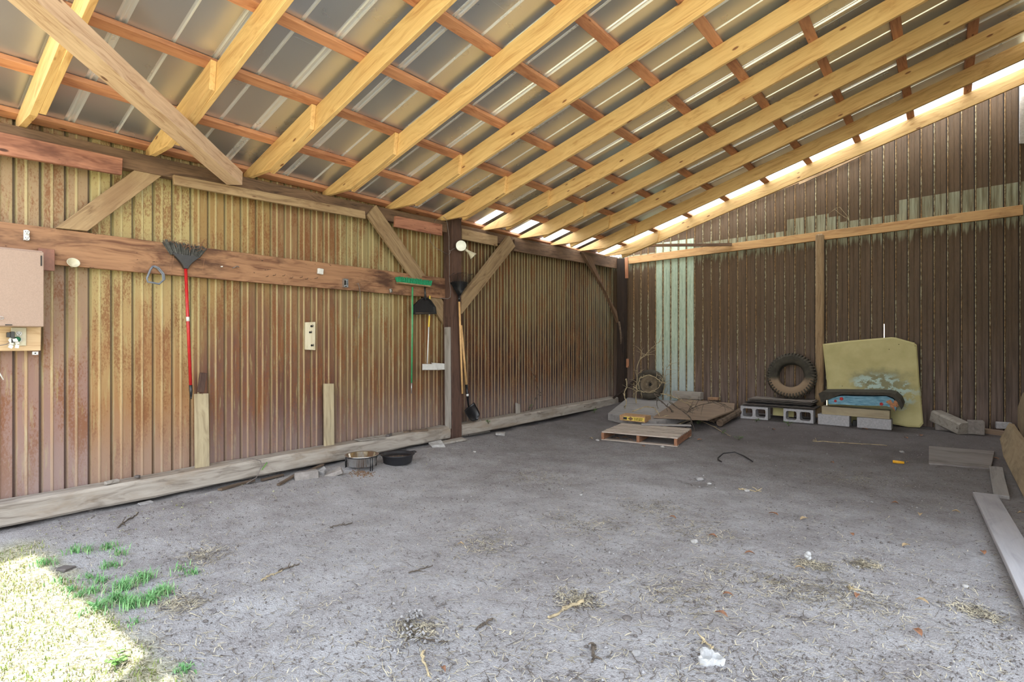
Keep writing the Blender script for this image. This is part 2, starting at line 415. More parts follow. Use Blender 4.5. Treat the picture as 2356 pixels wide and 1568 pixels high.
def hood():
    k = Mt('yellow_green_fibreglass', 0.7, 0, 0.3); o = k.obj()
    n = k.noise(o, 3.0, 4)
    c = k.ramp(n, [(0.35, srgb(176, 168, 118)), (0.65, srgb(194, 186, 136))])
    # worn dark and pale-blue patch in the middle, its own shape
    xyz = k.sep(o)
    dx = k.math('SUBTRACT', xyz[0], 0.06); dz = k.math('SUBTRACT', xyz[2], 0.60)
    r = k.math('SQRT', k.math('ADD', k.math('MULTIPLY', k.math('MULTIPLY', dx, dx), 0.7), k.math('MULTIPLY', k.math('MULTIPLY', dz, dz), 2.6)))
    r = k.math('ADD', r, k.math('MULTIPLY_ADD', k.noise(o, 4, 5, 0.7), 0.5, -0.25))
    c = k.mix(k.rng(r, 0.14, 0.40, 0.75, 0), c, srgb(112, 114, 94))
    pb = k.rng(k.noise(k.scale(o, (6, 6, 9)), 1.2, 5, 0.7), 0.47, 0.54)
    r2 = k.math('ADD', r, k.math('MULTIPLY', k.math('ADD', xyz[2], -0.55), 0.8))
    c = k.mix(k.math('MULTIPLY', pb, k.rng(r2, 0.2, 0.42, 0.95, 0)), c, srgb(178, 200, 192))
    sp = k.vor(o, 13); sc = k.math('GREATER_THAN', k.vor(o, 13, 'Color'), 0.7)
    c = k.mix(k.math('MULTIPLY', k.rng(sp, 0.06, 0.12, 0.8, 0), sc), c, srgb(74, 66, 40))
    k.col(c); return k.m
M['hood'] = hood()

# ------------------------------------------------------------------ mesh helpers
class MB:
    def __init__(s): s.v = []; s.f = []; s.mi = []; s.sm = []
    def face(s, idx, m=0, smooth=False): s.f.append(tuple(idx)); s.mi.append(m); s.sm.append(smooth)
    def add(s, vs, fs, m=0, smooth=False):
        b = len(s.v); s.v += [tuple(x) for x in vs]
        for f in fs: s.face([i + b for i in f], m, smooth)
    def box(s, c, size, R=None, m=0, jit=0.0):
        hx, hy, hz = [a / 2 for a in size]; c = Vector(c)
        vs = []
        for sx, sy, sz in ((-1,-1,-1),(1,-1,-1),(1,1,-1),(-1,1,-1),(-1,-1,1),(1,-1,1),(1,1,1),(-1,1,1)):
            p = Vector((sx*hx, sy*hy, sz*hz))
            if jit: p += Vector([random.uniform(-jit, jit) for _ in range(3)])
            if R: p = R @ p
            vs.append(c + p)
        s.add(vs, [(0,3,2,1),(4,5,6,7),(0,1,5,4),(1,2,6,5),(2,3,7,6),(3,0,4,7)], m)
        return s
    def tube(s, pts, r, n=10, m=0, cap=True, smooth=True):
        pts = [Vector(p) for p in pts]
        rs = r if isinstance(r, (list, tuple)) else [r] * len(pts)
        b = len(s.v)
        up = Vector((0, 0, 1)); prev = None
        for i, p in enumerate(pts):
            d = (pts[min(i+1, len(pts)-1)] - pts[max(i-1, 0)])
            if d.length < 1e-9: d = Vector((0, 0, 1))
            d.normalize()
            if prev is None:
                a = up.cross(d)
                if a.length < 0.1: a = Vector((1, 0, 0)).cross(d)
            else: a = prev - d * prev.dot(d)
            a.normalize(); prev = a; c = d.cross(a)
            for k in range(n):
                t = 2 * math.pi * k / n
                s.v.append(tuple(p + (a * math.cos(t) + c * math.sin(t)) * rs[i]))
        for i in range(len(pts) - 1):
            for k in range(n):
                k2 = (k + 1) % n
                s.face((b+i*n+k, b+i*n+k2, b+(i+1)*n+k2, b+(i+1)*n+k), m, smooth)
        if cap:
            s.face([b + k for k in range(n)][::-1], m); e = b + (len(pts)-1)*n
            s.face([e + k for k in range(n)], m)
        return s
    def lathe(s, prof, c=(0,0,0), R=None, n=40, m=0, smooth=True, sy=1.0):
        """prof: (radius, height); axis z, then R."""
        b = len(s.v); c = Vector(c)
        for r, h in prof:
            for k in range(n):
                t = 2 * math.pi * k / n
                p = Vector((r * math.cos(t), r * math.sin(t) * sy, h))
                if R: p = R @ p
                s.v.append(tuple(c + p))
        for i in range(len(prof) - 1):
            for k in range(n):
                k2 = (k + 1) % n
                s.face((b+i*n+k, b+i*n+k2, b+(i+1)*n+k2, b+(i+1)*n+k), m, smooth)
        return s
    def prism(s, poly, t0, t1, fn, m=0):
        """poly of (a,b); fn(a,b,t) gives the point."""
        n = len(poly)
        vs = [fn(a, b_, t0) for a, b_ in poly] + [fn(a, b_, t1) for a, b_ in poly]
        fs = [tuple(range(n))[::-1], tuple(range(n, 2*n))] + [(i, (i+1) % n, n+(i+1) % n, n+i) for i in range(n)]
        s.add(vs, fs, m); return s
    def build(s, name, mats, parent=None, org=(0, 0, 0), bevel=0.0, mat=None):
        if not isinstance(mats, (list, tuple)): mats = [mats]
        o_ = Vector(org) if mat is None else Vector((0, 0, 0))
        me = bpy.data.meshes.new(name)
        me.from_pydata([tuple(Vector(v) - o_) for v in s.v], [], s.f)
        for mm in mats: me.materials.append(M[mm] if isinstance(mm, str) else mm)
        me.polygons.foreach_set('material_index', s.mi)
        me.polygons.foreach_set('use_smooth', s.sm)
        bm = bmesh.new(); bm.from_mesh(me)
        bmesh.ops.recalc_face_normals(bm, faces=bm.faces)
        if bevel: bmesh.ops.bevel(bm, geom=bm.edges[:], offset=bevel, segments=1, affect='EDGES')
        bm.to_mesh(me); bm.free(); me.update()
        ob = bpy.data.objects.new(name, me); COL.objects.link(ob)
        W = Matrix.Translation(o_) if mat is None else mat
        if parent is not None:
            ob.parent = parent
            pl = world_of(parent)
            W = pl.inverted() @ W
        ob.matrix_basis = W
        return ob

def world_of(o):
    W = o.matrix_basis.copy(); p = o.parent
    while p: W = p.matrix_basis @ W; p = p.parent
    return W
def tag(o, label, cat, group=None, kind=None):
    o['label'] = label; o['category'] = cat
    if group: o['group'] = group
    if kind: o['kind'] = kind
    return o
def struct(o): o['kind'] = 'structure'; return o
def thing(name, label, cat, loc, group=None):
    e = bpy.data.objects.new(name, None); COL.objects.link(e)
    e.empty_display_size = 0.05; e.location = loc
    e.matrix_basis = Matrix.Translation(Vector(loc))
    return tag(e, label, cat, group)

def beam(name, p, q, w, h, mat, parent=None, up=(0, 0, 1), cuts=6, wob=0.0, bev=0.003, endskew=(0, 0), taper=1.0):
    """board of section w (sideways) x h (along up) with its centre line from p to q; its grain follows local x."""
    p = Vector(p); q = Vector(q); d = (q - p); L = d.length; d.normalize()
    up = Vector(up); y = up.cross(d); y.normalize(); z = d.cross(y)
    mw = Matrix((d, y, z)).transposed().to_4x4(); mw.translation = p
    mb = MB(); n = max(1, cuts)
    sd = random.random() * 100
    for i in range(n + 1):
        x = L * i / n
        oy = mnoise.noise(Vector((x * 1.3, sd, 0))) * wob
        oz = mnoise.noise(Vector((x * 1.3, sd + 9, 0))) * wob
        k = 1 + (taper - 1) * i / n
        for sy, sz in ((-1, -1), (1, -1), (1, 1), (-1, 1)):
            xx = x
            if i == 0: xx += endskew[0] * sz
            if i == n: xx += endskew[1] * sz
            jw = 1 + (mnoise.noise(Vector((x * 3, sd + sy * 3, sz * 5.0))) * wob * 2 if wob else 0)
            mb.v.append((xx, sy * w / 2 * k * jw + oy, sz * h / 2 * k * jw + oz))
    for i in range(n):
        for k in range(4):
            k2 = (k + 1) % 4
            mb.face((i*4+k, i*4+k2, (i+1)*4+k2, (i+1)*4+k))
    mb.face((0, 1, 2, 3)); mb.face([n*4 + k for k in (3, 2, 1, 0)])
    me_bev = bev if n <= 1 else 0.0
    o = mb.build(name, mat, parent, mat=mw, bevel=me_bev)
    if bev and n > 1:
        md = o.modifiers.new('bevel', 'BEVEL'); md.width = bev; md.segments = 1; md.limit_method = 'ANGLE'; md.angle_limit = math.radians(40)
    return o

# ------------------------------------------------------------------ the place's main planes
WX = -5.15          # left wall sheet
BY = 9.75           # back wall sheet
RX = 0.82           # right wall sheet
PITCH_R = 0.30
def roof_z(x, y): return 2.89 + PITCH_R * (x + 5.15) + 0.003 * y

# ground height
_dents = []
def vn(x, y, s, seed):
    return mnoise.noise(Vector((x * s + seed, y * s - seed, seed * 0.37)))
def gz(x, y):
    z = 0.0
    z += 0.065 * sstep(-3.6, -4.75, x) if x < -3.6 else 0.0
    z += 0.10 * sstep(7.6, 9.5, y)
    z += 0.012 * vn(x, y, 0.7, 3.1) + 0.010 * vn(x, y, 2.1, 8.7)
    return z
def gzf(x, y):
    z = gz(x, y)
    z += 0.0055 * vn(x, y, 6.5, 1.3) + 0.0045 * vn(x, y, 15, 5.9) + 0.0022 * vn(x, y, 34, 2.2)
    # undercut along the foot of the sill timber
    if x < -4.6: z -= 0.06 * sstep(-4.72, -4.90, x) * (0.6 + 0.4 * vn(x, y, 3.0, 4.4))
    for dx, dy, r, a in _dents:
        q = ((x - dx) ** 2 + (y - dy) ** 2) / (r * r)
        if q < 4: z -= a * math.exp(-q * 1.6) * (1 if q < 1 else 1)
    return z
for px, py in ((1165, 1250), (1190, 1247), (1203, 1251), (1216, 1254), (1228, 1255)):
    p = on_z(px, py); _dents.append((p.x, p.y, 0.02, 0.02))
p = on_z(1600, 1105); _dents.append((p.x, p.y, 0.16, 0.035))
p = on_z(430, 1165); _dents.append((p.x, p.y, 0.14, 0.03))
p = on_z(1180, 1030); _dents.append((p.x, p.y, 0.3, 0.03))

def build_floor():
    mb = MB()
    def grid(x0, x1, y0, y1, st):
        nx = int(round((x1 - x0) / st)); ny = int(round((y1 - y0) / st))
        b = len(mb.v)
        for j in range(ny + 1):
            for i in range(nx + 1):
                x = x0 + (x1 - x0) * i / nx; y = y0 + (y1 - y0) * j / ny
                mb.v.append((x, y, gzf(x, y)))
        for j in range(ny):
            for i in range(nx):
                a = b + j * (nx + 1) + i
                mb.face((a, a + 1, a + nx + 2, a + nx + 1), 0, True)
    grid(-5.4, 2.0, 0.3, 10.1, 0.027)
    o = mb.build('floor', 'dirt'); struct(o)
    # ground outdoors, around the shed
    mb = MB()
    ex = 60
    for (x0, x1, y0, y1) in ((-ex, ex, -ex, 0.3), (-ex, -5.4, 0.3, 10.1), (2.0, ex, 0.3, 10.1), (-ex, ex, 10.1, ex)):
        mb.add([(x0, y0, 0.0), (x1, y0, 0.0), (x1, y1, 0.0), (x0, y1, 0.0)], [(0, 1, 2, 3)])
    o = mb.build('ground', 'lawn'); struct(o)
build_floor()

# ------------------------------------------------------------------ corrugated walls and roof
PROF = [(0.0, 0.0, 1), (0.03, -0.026, 1), (0.12, -0.026, 2), (0.19, 0.0, 0), (0.46, 0.0, 3), (0.49, 0.007, 3), (0.55, 0.007, 3), (0.58, 0.0, 0)]
PROFB = [(0.0, 0.0, 1), (0.02, 0.018, 2), (0.08, 0.018, 2), (0.13, 0.0, 0), (0.46, 0.0, 0), (0.48, 0.003, 0), (0.52, 0.003, 0), (0.54, 0.0, 0), (0.93, 0.0, 1)]
def sheet_wall(name, s0, s1, pitch, fn, ztop, zbot, mats, gaps=None, phase=0.0, PROF=PROF):
    """ribbed sheet; fn(s, d, z) -> point; each profile segment is a strip, gaps[(i, seg)] = [(z0, z1)]."""
    mb = MB(); n0 = int(math.floor((s0 - phase) / pitch)) ; n1 = int(math.ceil((s1 - phase) / pitch))
    for i in range(n0, n1):
        for k, (t, d, m) in enumerate(PROF):
            t2, d2, _ = PROF[k + 1] if k + 1 < len(PROF) else (1.0, 0.0, 0)
            a = phase + (i + t) * pitch; b = phase + (i + t2) * pitch
            if b <= s0 or a >= s1: continue
            a2, b2 = max(a, s0), min(b, s1)
            zs = [(zbot(a2), ztop(a2), zbot(b2), ztop(b2))]
            for g0, g1, ga, gb in (gaps or []):
                if ga <= (a + b) / 2 <= gb:
                    nz = []
                    for q in zs:
                        nz.append((q[0], g0, q[2], g0)); nz.append((g1, q[1], g1, q[3]))
                    zs = nz
            for za0, za1, zb0, zb1 in zs:
                mb.add([fn(a2, d, za0), fn(b2, d2, zb0), fn(b2, d2, zb1), fn(a2, d, za1)], [(0, 1, 2, 3)], m)
    o = mb.build(name, mats)
    md = o.modifiers.new('thickness', 'SOLIDIFY'); md.thickness = 0.0015; md.offset = 0
    return struct(o)

P1 = 0.144
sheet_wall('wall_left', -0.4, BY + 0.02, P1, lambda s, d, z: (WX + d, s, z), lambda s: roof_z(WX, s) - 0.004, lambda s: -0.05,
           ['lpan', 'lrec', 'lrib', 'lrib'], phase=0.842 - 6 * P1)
P2 = 0.1481
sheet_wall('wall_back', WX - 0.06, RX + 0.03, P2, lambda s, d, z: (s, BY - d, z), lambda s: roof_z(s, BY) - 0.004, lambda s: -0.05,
           ['bpan', 'bshade', 'brib', 'brib'],
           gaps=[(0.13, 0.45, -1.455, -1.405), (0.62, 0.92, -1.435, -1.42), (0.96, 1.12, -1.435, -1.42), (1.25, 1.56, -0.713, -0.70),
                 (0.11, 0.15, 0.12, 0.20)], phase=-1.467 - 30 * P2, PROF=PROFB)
sheet_wall('wall_right', 4.6, BY, P2, lambda s, d, z: (RX - d, s, z), lambda s: roof_z(RX, s) - 0.2, lambda s: 0.0,
           ['bpan', 'bshade', 'brib', 'brib'], PROF=PROFB)

RY0, RY1 = 0.50, 8.90
def roof():
    mb = MB(); st = 0.28; ph = 1.15
    prof = []
    i = int((RY0 - ph) / st) - 1
    ys = []
    while ph + i * st < RY1 + 0.3:
        c = ph + i * st
        if i % 2 == 0: r = [(-0.042, 0, 0), (-0.036, 0.016, 1), (-0.024, 0.016, 1), (-0.016, 0.004, 1), (-0.006, 0.004, 1), (0.002, 0.016, 1), (0.016, 0.016, 1), (0.024, 0, 1)]
        else: r = [(-0.014, 0, 0), (-0.008, 0.013, 1), (0.008, 0.013, 1), (0.014, 0, 1)]
        ys += [(c + a, h, m) for a, h, m in r]
        i += 1
    ys = [q for q in ys if RY0 < q[0] < RY1]
    ys = [(RY0, 0, 0)] + ys + [(RY1, 0, 0)]
    xs = [-5.42, -4.63] + [-4.5 + 0.5 * j for j in range(15)]
    GAPS = ((5.58, 5.72), (6.36, 6.55), (7.12, 7.39), (7.88, 8.21))  # openings for the added streak strips
    ys = sorted(ys + [(g, 0, 0) for ab in GAPS for g in ab])
    for (y0, h0, m0), (y1, h1, m1) in zip(ys[:-1], ys[1:]):
        m = 1 if (h0 > 0 or h1 > 0) else 0
        hole = any(a - 1e-6 <= y0 and y1 <= b + 1e-6 for a, b in GAPS)
        for xa, xb in zip(xs[:-1], xs[1:]):
            if hole and xa < -5: continue
            mb.add([(xa, y0, roof_z(xa, y0) + h0), (xb, y0, roof_z(xb, y0) + h0), (xb, y1, roof_z(xb, y1) + h1), (xa, y1, roof_z(xa, y1) + h1)], [(0, 1, 2, 3)], m)
    # turned-up gable flashing at the far edge of the sheets
    o = mb.build('ceiling', ['roof', 'roofrib']); struct(o)
    md = o.modifiers.new('thickness', 'SOLIDIFY'); md.thickness = 0.001; md.offset = 1
roof()

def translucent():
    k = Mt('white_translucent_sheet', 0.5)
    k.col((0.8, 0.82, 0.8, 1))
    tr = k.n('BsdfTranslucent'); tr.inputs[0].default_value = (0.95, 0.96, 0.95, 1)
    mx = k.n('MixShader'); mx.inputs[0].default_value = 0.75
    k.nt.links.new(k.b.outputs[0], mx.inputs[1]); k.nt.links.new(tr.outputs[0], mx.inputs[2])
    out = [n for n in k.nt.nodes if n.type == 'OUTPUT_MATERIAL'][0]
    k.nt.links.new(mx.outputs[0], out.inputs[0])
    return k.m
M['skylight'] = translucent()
mb = MB()
sy = [RY1 - 0.03, 9.0, 9.01, 9.04, 9.05, 9.3, 9.31, 9.34, 9.35, 9.6, 9.61, 9.64, 9.65, 9.95]
sh = [0, 0, 0.014, 0.014, 0, 0, 0.014, 0.014, 0, 0, 0.014, 0.014, 0, 0]
for j in range(len(sy) - 1):
    mb.add([(x, y, roof_z(x, y) + 0.004 + h) for x, y, h in ((-5.42, sy[j], sh[j]), (2.4, sy[j], sh[j]), (2.4, sy[j+1], sh[j+1]), (-5.42, sy[j+1], sh[j+1]))], [(0, 1, 2, 3)])
o = mb.build('skylight_sheet', 'skylight')
tag(o, 'bright white translucent roof strip between the last two rafters by the back wall', 'roof panel')

UPN = Vector((-PITCH_R, 0, 1)).normalized()
ORD = ['first', 'second', 'third', 'fourth', 'fifth', 'sixth', 'seventh', 'eighth', 'ninth', 'tenth', 'eleventh', 'twelfth', 'thirteenth']
def slope_pt(x, y, down): return Vector((x, y, roof_z(x, y))) - UPN * down
RAFT = [y + 0.019 for y in (0.856, 1.653, 2.447, 3.27, 4.09, 4.91, 5.74, 6.57, 7.41, 8.23, 9.08)]
def plate_z(y): return 2.785 + 0.0125 * (y - 0.8)
def rafter_lower(t, y, xe):
    """lower board with a level seat cut where it sits on the wall plate"""
    cs = math.sqrt(1 + PITCH_R ** 2)
    d = Vector((1, 0, PITCH_R)).normalized(); yv = Vector((0, 1, 0)); z = d.cross(yv)
    mw = Matrix((d, yv, z)).transposed().to_4x4(); mw.translation = Vector((-5.12, y, roof_z(-5.12, y))); inv = mw.inverted()
    top = lambda x: roof_z(x, y) - 0.043 * cs
    bot = lambda x: roof_z(x, y) - 0.227 * cs
    zs = plate_z(y) + 0.002; xs = -5.15 + (zs + 0.227 * cs - 2.89 - 0.003 * y) / PITCH_R
    pts = [(-5.12, top(-5.12)), (-5.12, zs), (xs, zs)]
    for k in range(1, 4): x = xs + (xe - xs) * k / 3; pts.append((x - (0.03 if k == 3 else 0), bot(x)))
    pts += [(xe, top(xe)), ((xe - 5.12) / 2, top((xe - 5.12) / 2))]
    L = [inv @ Vector((a, y, b)) for a, b in pts]
    mb = MB(); n = len(L)
    mb.v = [(p.x, -0.019, p.z) for p in L] + [(p.x, 0.019, p.z) for p in L]
    mb.face(range(n)); mb.face([n + i for i in range(n)][::-1])
    for i in range(n): mb.face((i, (i + 1) % n, n + (i + 1) % n, n + i))
    mb.build('lower_board', 'pine', t, mat=mw)
for i, y in enumerate(RAFT):
    n = len(RAFT)
    where = ('nearest the open front of the shed' if i == 0 else 'against the back wall beneath the bright roof gap' if i == n - 1
             else f'{ORD[i]} rafter counted from the open front')
    t = thing('roof_rafter', f'yellow pine rafter spliced from two boards, {where}', 'rafter', slope_pt(-5.1, y, 0.135), 'yellow pine rafters under the metal roof')
    yj = [0, 0.01, -0.01][i % 3]
    rafter_lower(t, y, -3.95 + yj * 3)
    beam('upper_board', slope_pt(-4.74 + yj * 3, y + 0.040, 0.135), slope_pt(2.35, y + 0.040, 0.135), 0.038, 0.184, 'pine', t, UPN, cuts=8, wob=0.004)
PX = [-5.10, -4.585, -3.99, -3.395, -2.79, -2.19, -1.6, -0.985, -0.378, 0.21, 0.81, 1.41, 2.01]
for i, x in enumerate(PX):
    where = 'lowest of all, along the wall plate' if i == 0 else f'{ORD[i]} up the slope from the left wall'
    a = slope_pt(x, RY0 + 0.02, 0.022); b = slope_pt(x, 9.66, 0.022)
    o = beam('roof_purlin', a, b, 0.086, 0.038, 'purlin', None, UPN, cuts=14, wob=0.006)
    tag(o, f'orange pine purlin above the rafters, {where}', 'purlin', 'orange purlins under the roof sheets')

for n_, (ya, yb, lab) in enumerate(((5.58, 5.72, 'right of the middle post'), (6.36, 6.55, 'second from the middle post'), (7.12, 7.39, 'third from the middle post'), (7.88, 8.21, 'nearest the far corner'))):  # translucent strips added to stand in for bright reflection streaks in the roof
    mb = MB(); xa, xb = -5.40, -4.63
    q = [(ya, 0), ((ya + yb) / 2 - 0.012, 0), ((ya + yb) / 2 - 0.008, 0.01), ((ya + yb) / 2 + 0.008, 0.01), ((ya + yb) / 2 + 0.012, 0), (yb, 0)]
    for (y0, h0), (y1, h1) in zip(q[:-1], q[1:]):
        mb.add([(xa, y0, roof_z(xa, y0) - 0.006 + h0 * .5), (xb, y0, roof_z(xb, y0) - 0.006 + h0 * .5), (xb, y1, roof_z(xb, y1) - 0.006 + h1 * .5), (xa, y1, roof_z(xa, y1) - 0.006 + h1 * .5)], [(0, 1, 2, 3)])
    o = mb.build('streak_strip', 'skylight', None, (xb, ya, roof_z(xb, ya)))
    tag(o, f'short translucent strip added for a bright streak in the roof above the left wall plate, {lab}', 'roof panel', 'added bright-streak strips above the plate')
# ------------------------------------------------------------------ left wall framing
PLX = -5.06
def plate_z(y): return 2.785 + 0.0125 * (y - 0.8)
o = beam('wall_plate', (PLX, -0.3, plate_z(-0.3) - 0.07), (PLX, 9.66, plate_z(9.66) - 0.07), 0.09, 0.14, 'plate', None, cuts=20, wob=0.008)
tag(o, 'long dark weathered plate beam along the top of the left wall under the rafters', 'beam')
def quadboard(name, px4, X, th, mat, label, cat='board', group=None, plane='x', parent=None):
    """flat board on a wall plane from four corners in order start-a, end-a, end-b, start-b; grain runs start to end."""
    f = on_x if plane == 'x' else on_y
    XX = X if isinstance(X, tuple) else (X, X); X = XX[0]
    P = [f(a, b, XX[q]) for (a, b), q in zip(px4, (0, 1, 1, 0))]
    d = ((P[1] + P[2]) / 2 - (P[0] + P[3]) / 2).normalized()
    nrm = Vector((1, 0, 0)) if plane == 'x' else Vector((0, -1, 0))
    nrm = (nrm - d * nrm.dot(d)).normalized()
    z = d.cross(nrm).normalized()
    mw = Matrix((d, nrm, z)).transposed().to_4x4(); mw.translation = (P[0] + P[3]) / 2
    inv = mw.inverted(); L = [inv @ p for p in P]
    mb = MB(); n = 5
    for i in range(n + 1):
        t = i / n
        a = L[0].lerp(L[1], t); b = L[3].lerp(L[2], t)
        w = 0.003 * mnoise.noise(Vector((t * 5, X, px4[0][0])))
        for q, yy in ((a, -th), (b, -th), (b, 0), (a, 0)):
            mb.v.append((q.x, yy, q.z + w))
    for i in range(n):
        for k in range(4):
            k2 = (k + 1) % 4
            mb.face((i*4+k, i*4+k2, (i+1)*4+k2, (i+1)*4+k))
    mb.face((0, 1, 2, 3)); mb.face([n*4 + k for k in (3, 2, 1, 0)])
    o = mb.build(name, mat, parent, mat=mw)
    md = o.modifiers.new('bevel', 'BEVEL'); md.width = 0.003; md.segments = 1; md.limit_method = 'ANGLE'
    if parent is None: tag(o, label, cat, group)
    return o
FX = PLX + 0.045
quadboard('nailed_board', ((-60, 290), (283, 364), (281, 402), (-60, 344)), FX + 0.036, 0.035, 'redboard', 'reddish knotty board nailed below the plate at the far left')
quadboard('nailed_board', ((400, 401), (840, 485), (842, 503), (401, 424)), FX + 0.036, 0.035, 'oldpine', 'long split tan board nailed below the plate between the two left braces')
quadboard('nailed_board', ((911, 496), (1018, 516), (1018, 542), (909, 521)), FX + 0.036, 0.035, 'redboard', 'short reddish board nailed beside the middle post top')
quadboard('nailed_board', ((1063, 525), (1145, 543), (1145, 566), (1063, 550)), FX + 0.036, 0.035, 'oldpine', 'short brown board nailed just right of the middle post top')
quadboard('lower_plate', ((1184, 550), (1422, 592), (1422, 618), (1183, 577)), FX + 0.036, 0.035, 'plate', 'weathered grey-brown plank lapped below the plate near the far corner')
# wide plank with tools
zc = 1.985
o = beam('tool_plank', (-5.07, -0.2, zc), (-5.07, on_x(1034, 660, -5.05).y, zc), 0.045, 0.262, 'plank', None, cuts=14, wob=0.006)
tag(o, 'wide red-brown plank along the left wall where the tools hang', 'board')
BG = 'diagonal braces along the left wall'
quadboard('diagonal_brace', ((128, 524), (350, 361), (413, 374), (202, 531)), -5.03, 0.05, 'oldpine', 'weathered diagonal brace rising right from the tool plank at left', 'brace', BG)
quadboard('diagonal_brace', ((866, 471), (1031, 709), (1028, 752), (845, 495)), (-4.975, -5.096), 0.035, 'oldpine', 'tan diagonal brace falling behind the tool plank toward the middle post', 'brace', BG)
quadboard('diagonal_brace', ((1064, 680), (1172, 541), (1186, 566), (1063, 722)), -4.90, 0.06, 'oldpine', 'brown diagonal brace rising right from the middle post', 'brace', BG)
quadboard('diagonal_brace', ((1339, 578), (1420, 716), (1424, 742), (1362, 592)), -4.93, 0.06, 'plate', 'dark diagonal brace running down to the far corner post', 'brace', BG)
# big horizontal corner brace overhead
a = on_x(540, 410, -4.93); b = on_z(60, -20, 2.95); b += (b - a) * 0.10
o = beam('overhead_brace', a, b, 0.135, 0.12, 'brace', None, up=(0, 0, 1), cuts=6, wob=0.004, endskew=(0, 0))
tag(o, 'large pale brace timber crossing overhead at the upper left', 'brace')

# posts
t = thing('wall_post', 'dark red-brown middle post on the left wall with wires on it', 'post', (-5.0, 5.08, 0.06))
beam('post_timber', (-5.0, 5.08, 0.04), (-5.0, 5.08, plate_z(5.1) + 0.05), 0.16, 0.17, 'post', t, up=(0, 1, 0), cuts=10, wob=0.006)
o = beam('backing_board', on_y(1031, 985, 4.975), on_y(1030, 752, 4.975), 0.09, 0.03, 'greyboard', None, up=(0, 1, 0), cuts=5, wob=0.003)
tag(o, 'grey upright board on the near face of the middle post, lower half', 'board')
t = thing('corner_post', 'nearly black corner post where the two rusty walls meet', 'post', (-4.90, 9.62, 0.1))
beam('post_timber', (-4.90, 9.62, 0.1), (-4.90, 9.62, 2.90), 0.15, 0.14, 'darkpost', t, up=(0, 1, 0), cuts=8, wob=0.006)
beam('orange_block', on_y(1442, 640, 9.52), on_y(1441, 592, 9.52), 0.025, 0.06, 'purlin', t, up=(1, 0, 0), cuts=2)
beam('small_block', on_y(1444, 845, 9.52), on_y(1444, 825, 9.52), 0.025, 0.05, 'purlin', t, up=(1, 0, 0), cuts=2)
o = beam('back_post', (-1.53, 9.625, 0.12), (-1.53, 9.625, 2.965), 0.11, 0.10, 'oldpine', None, up=(0, 1, 0), cuts=12, wob=0.01, bev=0.02)
tag(o, 'rough orange-brown upright pole in the middle of the back wall', 'post')
ga, gb = Vector((-4.80, 9.71, 2.865)), Vector((0.79, 9.71, 3.01))
o = beam('back_girt', ga, gb, 0.045, 0.135, 'girt', None, cuts=14, wob=0.004)
tag(o, 'long knotty tan rail nailed across the back wall', 'rail')
o = beam('loose_strip', on_y(1296, 567, 8.9), on_y(1684, 562, 9.66), 0.03, 0.05, 'plate', None, cuts=8, wob=0.01)
tag(o, 'thin dark strip of wood spanning from left plate to back wall', 'strip')
for (a_, b_, lab) in (((1545, 538), (1836, 418), 'splintered lower gable strip under the last rafter, left piece'), ((1838, 422), (1990, 352), 'splintered gable strip under the last rafter, right piece')):
    o = beam('gable_strip', on_y(a_[0], a_[1], 9.66), on_y(b_[0], b_[1], 9.66), 0.02, 0.05, 'oldpine', None, cuts=8, wob=0.008)
    tag(o, lab, 'strip')

slabq = quadboard('metal_patch', ((2345, 330), (2345, 186), (2380, 175), (2380, 330)), 9.70, 0.004, 'galv', 'bare metal patch sheet high at the right end of the back wall', 'sheet', plane='y')
# sill timbers
def sill(name, pts, w, h, label):
    """irregular old timber: pts list of (x, y, zcentre)"""
    p = Vector(pts[0]); q = Vector(pts[-1]); d = (q - p).normalized(); L = (q - p).length
    y = Vector((0, 0, 1)).cross(d).normalized(); z = d.cross(y)
    mw = Matrix((d, y, z)).transposed().to_4x4(); mw.translation = p
    mb = MB(); n = int(L / 0.05); sec = []
    ring = [(-0.5, -0.42), (-0.44, -0.5), (0.4, -0.5), (0.5, -0.4), (0.52, -0.05), (0.5, 0.38), (0.42, 0.5), (0.1, 0.52), (-0.4, 0.5), (-0.5, 0.4)]
    for i in range(n + 1):
        x = L * i / n
        e = 1.0
        for k, (a, b) in enumerate(ring):
            nn = mnoise.noise(Vector((x * 2.2, k * 1.7, L))) * 0.07 + mnoise.noise(Vector((x * 9, k * 2.9, L))) * 0.035
            groove = 0.06 if k == 4 and mnoise.noise(Vector((x * 0.8, 3, L))) > -0.1 else 0.0
            mb.v.append((x, (a * w) * (1 + nn - groove), (b * h) * (1 + nn * 1.1)))
    r = len(ring)
    for i in range(n):
        for k in range(r):
            k2 = (k + 1) % r
            mb.face((i*r+k, i*r+k2, (i+1)*r+k2, (i+1)*r+k), 0, False)
    mb.face(list(range(r))); mb.face([n*r + k for k in range(r)][::-1])
    o = mb.build(name, 'greywood', mat=mw)
    return tag(o, label, 'timber')
sill('sill_timber', [(-5.035, 4.98, 0.145), (-5.035, -0.3, 0.135)], 0.20, 0.155, 'dusty grey sill timber along the left wall foot, near side of middle post')
sill('sill_timber', [(-5.02, 9.5, 0.165), (-5.02, 5.18, 0.145)], 0.20, 0.15, 'dusty grey sill timber beyond the middle post, running to the far corner')

